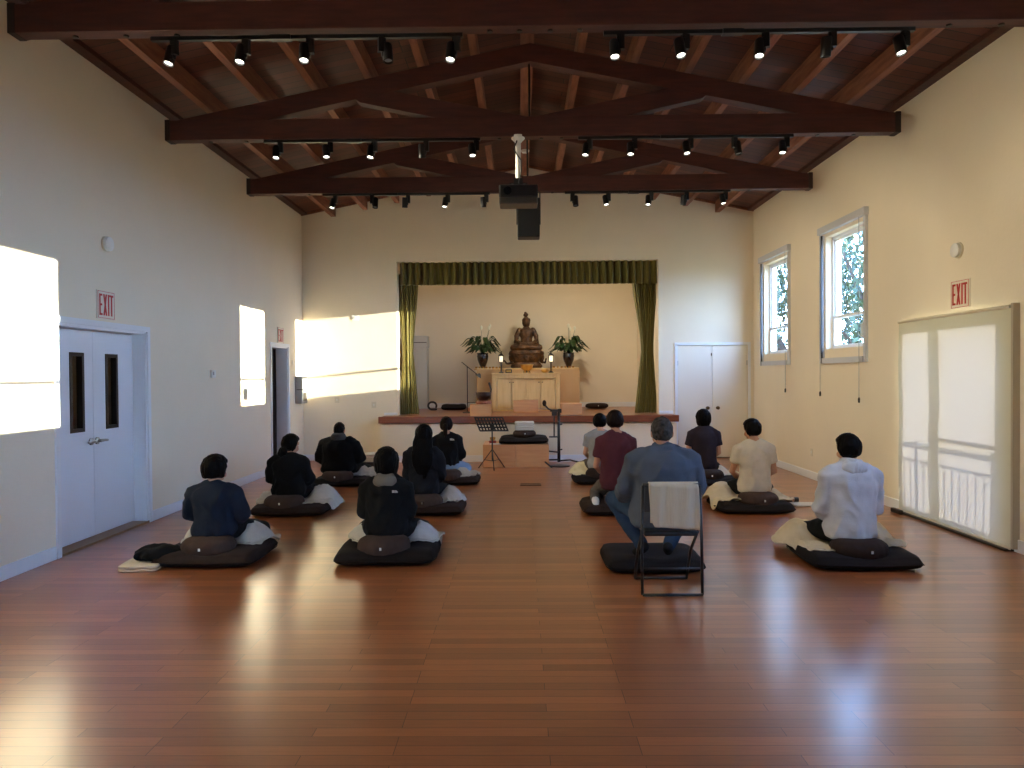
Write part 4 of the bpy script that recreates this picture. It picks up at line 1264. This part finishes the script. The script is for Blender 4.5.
folded('folded_blanket', -2.82, 13.02 - .28, .07, .56, .38, .14, LINEN2, 'stack of folded beige blankets on the mat at the left end of the stage', 'blanket', .02, 5)

# ------------------------------------------------------------------ teacher's platform
pf = empty('low_platform', (-.09, 12.63, 0), label='low birch platform box in front of the stage', cat='platform')
build(MB().box(-.57, -.002, -.36, .36, .0, .395), 'left_box', MAPLE2, pf, bevel=.006)
build(MB().box(.002, .57, -.36, .36, .0, .395), 'right_box', MAPLE2, pf, bevel=.006)
zabuton(.05, 12.62, .395, 0, MAT_B, 'black mat lying on the low birch platform', .98, 13)
zafu(.06, 12.62, .485, ZAFU, 'dark zafu on top of the mat on the low platform', .20, .14)
folded('folded_towel', .06, 12.62, .62, .34, .26, .15, TOWEL, 'stack of folded white towels on the platform zafu', 'towel', .03, 4)
bw = empty('singing_bowl', (-.50, 12.50, .395), label='small red and brown bowl on the left end of the platform', cat='bowl')
build(MB().lathe([(0, 0), (.05, 0), (.07, .03), (.055, .05), (0, .05)], seg=24), 'cushion', mat('red_silk', (150, 44, 30), .5), bw, smooth='auto')
build(MB().lathe([(0, .05), (.03, .05), (.05, .08), (.052, .11), (.046, .11), (.04, .07), (0, .06)], seg=24), 'bowl', GOLD, bw, smooth='auto')
tag(build(MB().lathe([(0, 0), (.028, 0), (.03, .06), (.026, .06), (.024, .01), (0, .01)], seg=20), 'tea_cup', DARKM, None, (-.36, 12.47, .395), smooth='auto'), 'small grey cup beside the bowl on the platform', 'cup')
tag(build(MB().box(-.09, .09, -.06, .06, 0, .012), 'paper_stack', mat('paper', (224, 220, 212), .8), None, (-.45, 12.36, .395)), 'white papers on the front left corner of the platform', 'papers')
# music stand
ms = empty('music_stand', (-.49, 12.05, 0), label='black folding music stand with a perforated desk', cat='music stand')
build(MB().tube([(0, 0, .14), (0, 0, .72)], .012, 12), 'pole', BLACK, ms, smooth=True)
for k in range(3):
    a = -pi / 2 + .15 + k * 2 * pi / 3
    build(MB().tube([(0, 0, .34), (cos(a) * .26, sin(a) * .26, .01)], .008, 8).tube([(0, 0, .14), (cos(a) * .145, sin(a) * .145, .155)], .005, 6), 'leg', BLACK, ms, smooth=True)
dm = MB()
W_, H_ = .47, .225
cols_, rws = 9, 4
M = Matrix.Translation((.03, 0, .655)) @ Matrix.Rotation(radians(-14), 4, 'X') @ Matrix(((1, 0, -.40, 0), (0, 1, 0, 0), (0, 0, 1, 0), (0, 0, 0, 1)))
xs = [-W_ / 2 + W_ * i / cols_ for i in range(cols_ + 1)]
for i in range(cols_ + 1): dm.box(xs[i] - .014, xs[i] + .014, -.003, .003, 0, H_, M)
for j in range(rws + 1): dm.box(-W_ / 2 - .009, W_ / 2 + .009, -.004, .004, H_ * j / rws - .013, H_ * j / rws + .013, M)
dm.box(-W_ / 2, W_ / 2, -.05, .0, -.012, -.004, M)
build(dm, 'desk', BLACK, ms)
build(MB().box(-.03, .03, -.01, .03, .66, .76), 'clamp', BLACK, ms)
# microphone and phone stand
rg = empty('microphone_stand', (.66, 12.45, 0), label='black microphone stand with boom and curved feet right of the platform', cat='microphone stand')
build(MB().tube([(0, 0, .07), (0, 0, .98)], [.028, .022], 12), 'pole', BLACK, rg, smooth=True)
build(MB().tube([(0, -.02, .24), (-.18, -.02, .26), (-.25, -.05, .18), (-.29, -.08, .01)], .014, 8), 'leg', BLACK, rg, smooth=True)
build(MB().tube([(0, -.02, .11), (-.22, -.1, .12), (-.26, -.16, .1), (-.14, -.28, .01)], .014, 8), 'leg', BLACK, rg, smooth=True)
build(MB().tube([(0, 0, .09), (.2, .1, .09), (.38, .15, .04)], .014, 8), 'leg', BLACK, rg, smooth=True)
build(MB().lathe([(0, 0), (.17, 0), (.17, .015), (.03, .03), (0, .03)], (.02, -.05, 0), 24), 'base_plate', DARKM, rg, smooth='auto')
bo = build(MB().box(-.15, .05, -.03, .03, .95, .99).box(-.12, -.03, -.04, .04, .88, .96).box(-.02, .05, -.04, .04, .93, 1.0), 'boom_clamp', BLACK, rg, bevel=.005)
build(MB().tube([(-.10, 0, .97), (-.18, -.02, 1.0), (-.235, -.04, 1.06)], [.012, .014, .016], 10), 'microphone', BLACK, rg, smooth=True)
build(MB().ell((-.25, -.045, 1.10), (.035, .035, .055)), 'foam_windscreen', mat('brown_foam', (52, 40, 36), .95, bump=.5, bscale=200), rg, smooth=True)
build(MB().tube([(-.08, 0, .95), (-.08, 0, .52)], .013, 10), 'drop_arm', BLACK, rg, smooth=True)
build(MB().box(-.17, -.02, -.05, .05, .50, .52), 'tray', BLACK, rg, bevel=.004)
for z_ in (.28, .72): build(MB().tube([(.02, 0, z_), (.06, 0, z_ + .01)], [.01, .014], 8), 'knob', BLACK, rg, smooth=True)

# ------------------------------------------------------------------ the altar
ZA = .842
al = empty('altar_cabinet', (.11, 14.78, ZA), label='wide maple altar cabinet with four doors on the stage', cat='cabinet')
build(MB().box(-.70, -.61, 0, .9, 0, .77).box(.61, .70, 0, .9, 0, .77).box(-.61, .61, 0, .9, .68, .77).box(-.61, .61, .02, .9, 0, .045).box(-.61, .61, .88, .9, 0, .7), 'body', MAPLE, al, bevel=.004)
build(MB().box(-.72, .72, -.02, .92, .77, .795), 'top', MAPLE, al, bevel=.006)
for k in range(4):
    a = -.600 + k * .3035
    dd = build(MB().box(a, a + .290, .014, .034, .055, .668), 'door', MAPLE, al, bevel=.003)
    kx = a + (.262 if k % 2 == 0 else .03)
    build(MB().ell((kx, -.004, .6), (.012, .016, .012)), 'knob', BRASS, dd, smooth=True)
bc = empty('altar_counter', (.13, 15.72, ZA), label='higher maple counter behind the altar cabinet holding the statue', cat='counter')
build(MB().box(-1.10, 1.17, 0, .80, 0, .87), 'body', mat('pale_maple_side', (196, 160, 112), .5), bc, bevel=.004)
build(MB().box(-1.16, 1.16, -.02, .84, .87, .905), 'top', MAPLE, bc, bevel=.006)
ZA2, ZA1 = ZA + .905, ZA + .795
def wbox(x, y, w_, d_, h_, label, rz=0):
    r = empty('wooden_box', (x, y, ZA), rz, label=label, cat='box')
    build(MB().box(-w_ / 2, w_ / 2, -d_ / 2, d_ / 2, 0, h_), 'body', MAPLE2, r, bevel=.006)
    build(MB().box(-w_ / 2 - .004, w_ / 2 + .004, -d_ / 2 - .004, d_ / 2 + .004, h_, h_ + .012), 'lid', MAPLE2, r, bevel=.003)
wbox(-.75, 13.37, .39, .36, .20, 'small birch box left of the altar with red cushions on it')
wbox(.95, 13.52, .39, .36, .20, 'empty-topped birch box to the right of the altar')
wbox(.10, 14.38, .50, .30, .235, 'birch box centred on the floor before the altar doors')
cz = empty('bowl_cushion', (-.70, 13.36, ZA + .212), label='red and black cushion with a dark bowl on the left birch box', cat='cushion')
build(MB().lathe([(0, 0), (.13, 0), (.16, .03), (.13, .065), (0, .07)], seg=28), 'red_cushion', mat('red_brocade', (134, 40, 36), .6, rgb2=(170, 120, 90), vscale=30), cz, smooth=True)
build(MB().lathe([(0, .07), (.08, .07), (.13, .13), (.145, .22), (.135, .22), (.12, .14), (0, .09)], seg=28), 'bowl', mat('dark_bowl', (48, 28, 26), .35, metal=.5), cz, smooth=True)
tag(build(MB().tube([(0, 0, 0), (.02, 0, .18), (-.01, 0, .30)], [.012, .012, .02], 8, True), 'bowl_striker', DARKM, None, (-.59, 13.6, ZA + .3), smooth=True), 'dark wrapped striker standing behind the red cushion', 'striker')
for x, y, lb in ((-1.05, 14.6, 'flat dark mat on the stage floor left of the altar'), ):
    zabuton(x - .42, 15.6, ZA, 0, MAT_B, lb, .62, 14)
zafu(1.68, 15.75, ZA, MAT_D, 'dark zafu on the stage floor right of the altar', .25, .12)
# reading lamp on the stage
lp = empty('reading_lamp', (-1.07, 14.25, ZA), label='thin black reading lamp standing left of the altar', cat='lamp')
build(MB().lathe([(0, 0), (.10, 0), (.10, .015), (.015, .03), (0, .03)], seg=24), 'base', BLACK, lp, smooth='auto')
build(MB().tube([(0, 0, .02), (0, 0, .93)], .009, 8), 'pole', BLACK, lp, smooth=True)
build(MB().tube([(-.11, 0, 1.02), (0, 0, .93), (.20, 0, .77)], .008, 8), 'arm', BLACK, lp, smooth=True)
build(MB().lathe([(0, .03), (.02, .03), (.07, -.04), (.065, -.04), (0, .0)], seg=20).xform(Matrix.Translation((.24, 0, .76)) @ Matrix.Rotation(.6, 4, 'Y')), 'lamp_shade', BLACK, lp, smooth='auto')
build(MB().box(0, .2, -.006, .006, .2, .212), 'side_bar', BLACK, lp)
# coiled hose + heater column on the stage
tag(build(MB().tube([(.09 * cos(t), 0, .10 + .08 * sin(t)) for t in [x_ * .3 - .4 for x_ in range(17)]] + [(-.02, .02, .02), (.08, .05, .02)], .022, 10, True), 'coiled_hose', BLACK, None, (-1.92, 15.4, ZA), smooth=True), 'black coiled hose on the left of the stage floor', 'hose')
hc = empty('storage_locker', (-2.36, 16.37, ZA), label='tall pale locker with a capped top at the back left of the stage', cat='locker')
PALE = mat('pale_grey_enamel', (186, 182, 172), .5)
build(MB().box(-.22, .22, -.18, .2, 0, 1.38), 'body', PALE, hc, bevel=.006)
build(MB().box(-.24, .24, -.20, .2, 1.38, 1.66), 'upper_case', PALE, hc, bevel=.015)
build(MB().box(-.225, .225, -.205, -.19, 1.50, 1.515), 'vent_slot', DARKM, hc)

# ---- altar objects
def statue():
    mb = MB()
    mb.loft([(0, 0, 0, .34, .20), (0, 0, .05, .36, .22), (0, 0, .12, .30, .19)], 28, 3)
    mb.loft([(0, 0, .10, .26, .18), (0, 0, .20, .33, .22), (0, 0, .33, .40, .25), (0, 0, .38, .38, .24), (0, 0, .42, .30, .2)], 30, 3)
    for k in range(9):
        a = pi + pi * k / 8
        mb.ell((.33 * cos(a), .19 * sin(a), .24 + .02 * (k % 2)), (.07, .06, .10))
    mb.tube([(-.34, 0, .12), (-.44, -.03, .10), (-.50, -.04, .17)], [.03, .025, .02], 8, True)
    mb.tube([(.34, 0, .14), (.42, -.03, .12), (.44, -.04, .2)], [.03, .025, .02], 8, True)
    for s in (-1, 1):
        mb.tube([(s * .08, .0, .47), (s * .24, -.10, .47), (s * .29, -.13, .46)], [.10, .09, .07], 14, True)
        mb.tube([(s * .29, -.14, .46), (s * .10, -.22, .46), (-s * .06, -.22, .47)], [.065, .06, .04], 12, True)
        mb.tube([(s * .15, 0, .86), (s * .22, -.02, .72), (s * .225, -.05, .62), (s * .12, -.18, .54), (s * .02, -.20, .54)], [.06, .055, .045, .035, .03], 12, True)
        mb.tube([(s * .17, .0, .86), (s * .24, .0, .66), (s * .27, -.02, .48)], [.035, .03, .03], 8, True)
        mb.ell((s * .068, .0, 1.01), (.012, .018, .04))
    mb.loft([(0, 0, .44, .19, .15), (0, 0, .55, .145, .11), (0, 0, .66, .125, .10), (0, 0, .78, .165, .11), (0, 0, .86, .17, .10), (0, 0, .90, .09, .07), (0, 0, .94, .05, .05)], 26)
    mb.tube([(0, 0, .9), (0, 0, .98)], .05, 12)
    mb.ell((0, -.01, 1.03), (.09, .09, .115), n=20, m=16)
    mb.tube([(0, -.085, 1.05), (0, -.098, 1.01)], [.01, .014], 8, True)
    mb.loft([(0, .0, 1.06, .096, .098), (0, .0, 1.11, .09, .092), (0, 0, 1.14, .05, .05)], 20)
    mb.tube([(0, 0, 1.1), (-.008, 0, 1.2)], .034, 10); mb.ell((-.01, .0, 1.205), (.056, .052, .04)); mb.ell((-.015, 0, 1.245), (.03, .03, .028))
    return fuse(mb, .009, 3, .008, (16, 16, 16), 3)
sb = build(statue(), 'seated_statue', BRONZE, None, (.135, 16.08, ZA2), smooth=True)
tag(sb, 'aged bronze seated figure with a topknot on a carved throne', 'statue')
gb = MB().lathe([(0, 0), (.07, .0), (.05, .03), (.07, .05), (.12, .09), (.13, .15), (.145, .175), (.135, .18), (.11, .15), (0, .1)], seg=30)
cb = empty('incense_bowl', (.13, 15.05, ZA1), label='footed brass incense bowl at the centre front of the altar', cat='incense bowl')
build(gb, 'bowl', GOLD, cb, smooth=True)
for k in range(3):
    a = k * 2.09 + .5
    build(MB().tube([(.06 * cos(a), .06 * sin(a), .04), (.08 * cos(a), .08 * sin(a), 0)], [.016, .01], 8, True), 'foot', BRASS, cb, smooth=True)
fr_ = empty('small_frame', (-.25, 14.98, ZA1), label='small dark framed dish left of the incense bowl', cat='dish')
build(MB().box(-.07, .07, -.04, .04, 0, .08), 'box', DARKM, fr_, bevel=.012)
build(MB().box(-.05, .05, -.042, -.038, .02, .06), 'panel', GOLD, fr_)
tag(build(MB().lathe([(0, 0), (.04, 0), (.075, .04), (.075, .07), (.06, .075), (0, .05)], seg=24), 'offering_bowl', GOLD, None, (.50, 14.98, ZA1), smooth=True), 'small gold offering bowl right of the incense bowl', 'bowl')
def lantern(x, y, label):
    r = empty('lantern', (x, y, ZA1), label=label, cat='lantern')
    build(MB().lathe([(0, 0), (.06, 0), (.05, .02), (.015, .04), (.014, .22), (.045, .235), (0, .24)], seg=16), 'stem', BLACK, r, smooth='auto')
    build(MB().box(-.04, .04, -.04, .04, .245, .37), 'glowing_panel', LANT, r)
    cg = MB()
    for a in (-1, 1):
        for b in (-1, 1): cg.box(a * .045 - .006, a * .045 + .006, b * .045 - .006, b * .045 + .006, .235, .375)
    build(cg, 'frame', BLACK, r)
    build(MB().lathe([(.085, .372), (.08, .385), (.02, .43), (.012, .47), (0, .48)], seg=4).xform(Matrix.Rotation(pi / 4, 4, 'Z')), 'roof', BLACK, r)
lantern(-.42, 15.45, 'black pagoda lantern with a lit panel left of the statue')
lantern(.66, 15.45, 'black pagoda lantern with a lit panel right of the statue')
cupm = MB().lathe([(0, 0), (.024, 0), (.028, .035), (.024, .035), (.02, .01), (0, .01)], seg=14)
cup0 = None
k_ = 0
for side_, xs_ in (('left', [-.98 + .075 * i for i in range(8)]), ('right', [.74 + .085 * i for i in range(6)])):
    for i, x in enumerate(xs_):
        if cup0 is None:
            cup0 = o = build(cupm, 'tealight_holder', GOLD, None, smooth='auto')
            build(MB().lathe([(0, .012), (.018, .012), (.018, .028), (0, .03)], seg=12), 'candle', LANT, o)
        else:
            o = copy_tree(cup0)
        o.location = (x, 15.76, ZA2)
        tag(o, 'gold tealight holder, %s from the left in the %s row on the altar counter' % ((ordn + ['seventh', 'eighth'])[i], side_), 'candle', 'gold tealights on the altar counter')
def plant(x, y, label, seed):
    random.seed(seed)
    r = empty('potted_peace_lily', (x, y, ZA2), label=label, cat='potted plant')
    build(MB().lathe([(0, 0), (.055, 0), (.05, .02), (.075, .08), (.115, .18), (.13, .27), (.12, .32), (.13, .345), (.115, .345), (.10, .31), (0, .3)], seg=28), 'vase', VASE, r, smooth=True)
    for k in range(46):
        a = k * 2.399 + random.uniform(-.3, .3)
        L_ = random.uniform(.26, .52)
        ri = random.uniform(.12, .40)
        wv = random.uniform(.035, .052)
        c_, s_ = cos(a), sin(a)
        lf = MB()
        vs = []
        NN = 12
        for j in range(NN + 1):
            t = j / NN
            d = L_ * t
            z = .32 + ri * sin(min(1, t * 1.15) * pi * .72) * 1.1 - .10 * t * t
            ww = wv * (sin(pi * max(0, (t - .35) / .65)) ** .7 if t > .35 else 0) + .004
            for q in (-1, 0, 1):
                vs.append((c_ * d - s_ * ww * q, s_ * d + c_ * ww * q, z + (.012 if q else -.0) * (ww / wv)))
        lf.add(vs, [(j * 3 + q, j * 3 + q + 1, j * 3 + q + 4, j * 3 + q + 3) for j in range(NN) for q in (0, 1)])
        lo_ = build(lf, 'leaf', LEAF, r, smooth=True)
        md = lo_.modifiers.new('t', 'SOLIDIFY'); md.thickness = .003
    for k in range(3):
        a = random.uniform(0, 6.28)
        rr = random.uniform(.08, .25)
        tp = Vector((cos(a) * rr, sin(a) * rr, random.uniform(.82, .92)))
        stm = build(MB().tube([(0, 0, .3), tp * .55 + Vector((0, 0, .12)), tp], .004, 6), 'flower_stem', LEAF, r, smooth=True)
        build(MB().ell(tp + Vector((0, 0, .04)), (.028, .012, .05)), 'flower', FLOWER, stm, smooth=True)
plant(-.85, 16.0, 'potted peace lily in a dark vase left of the statue', 11)
plant(1.08, 16.0, 'potted peace lily in a dark vase right of the statue', 12)
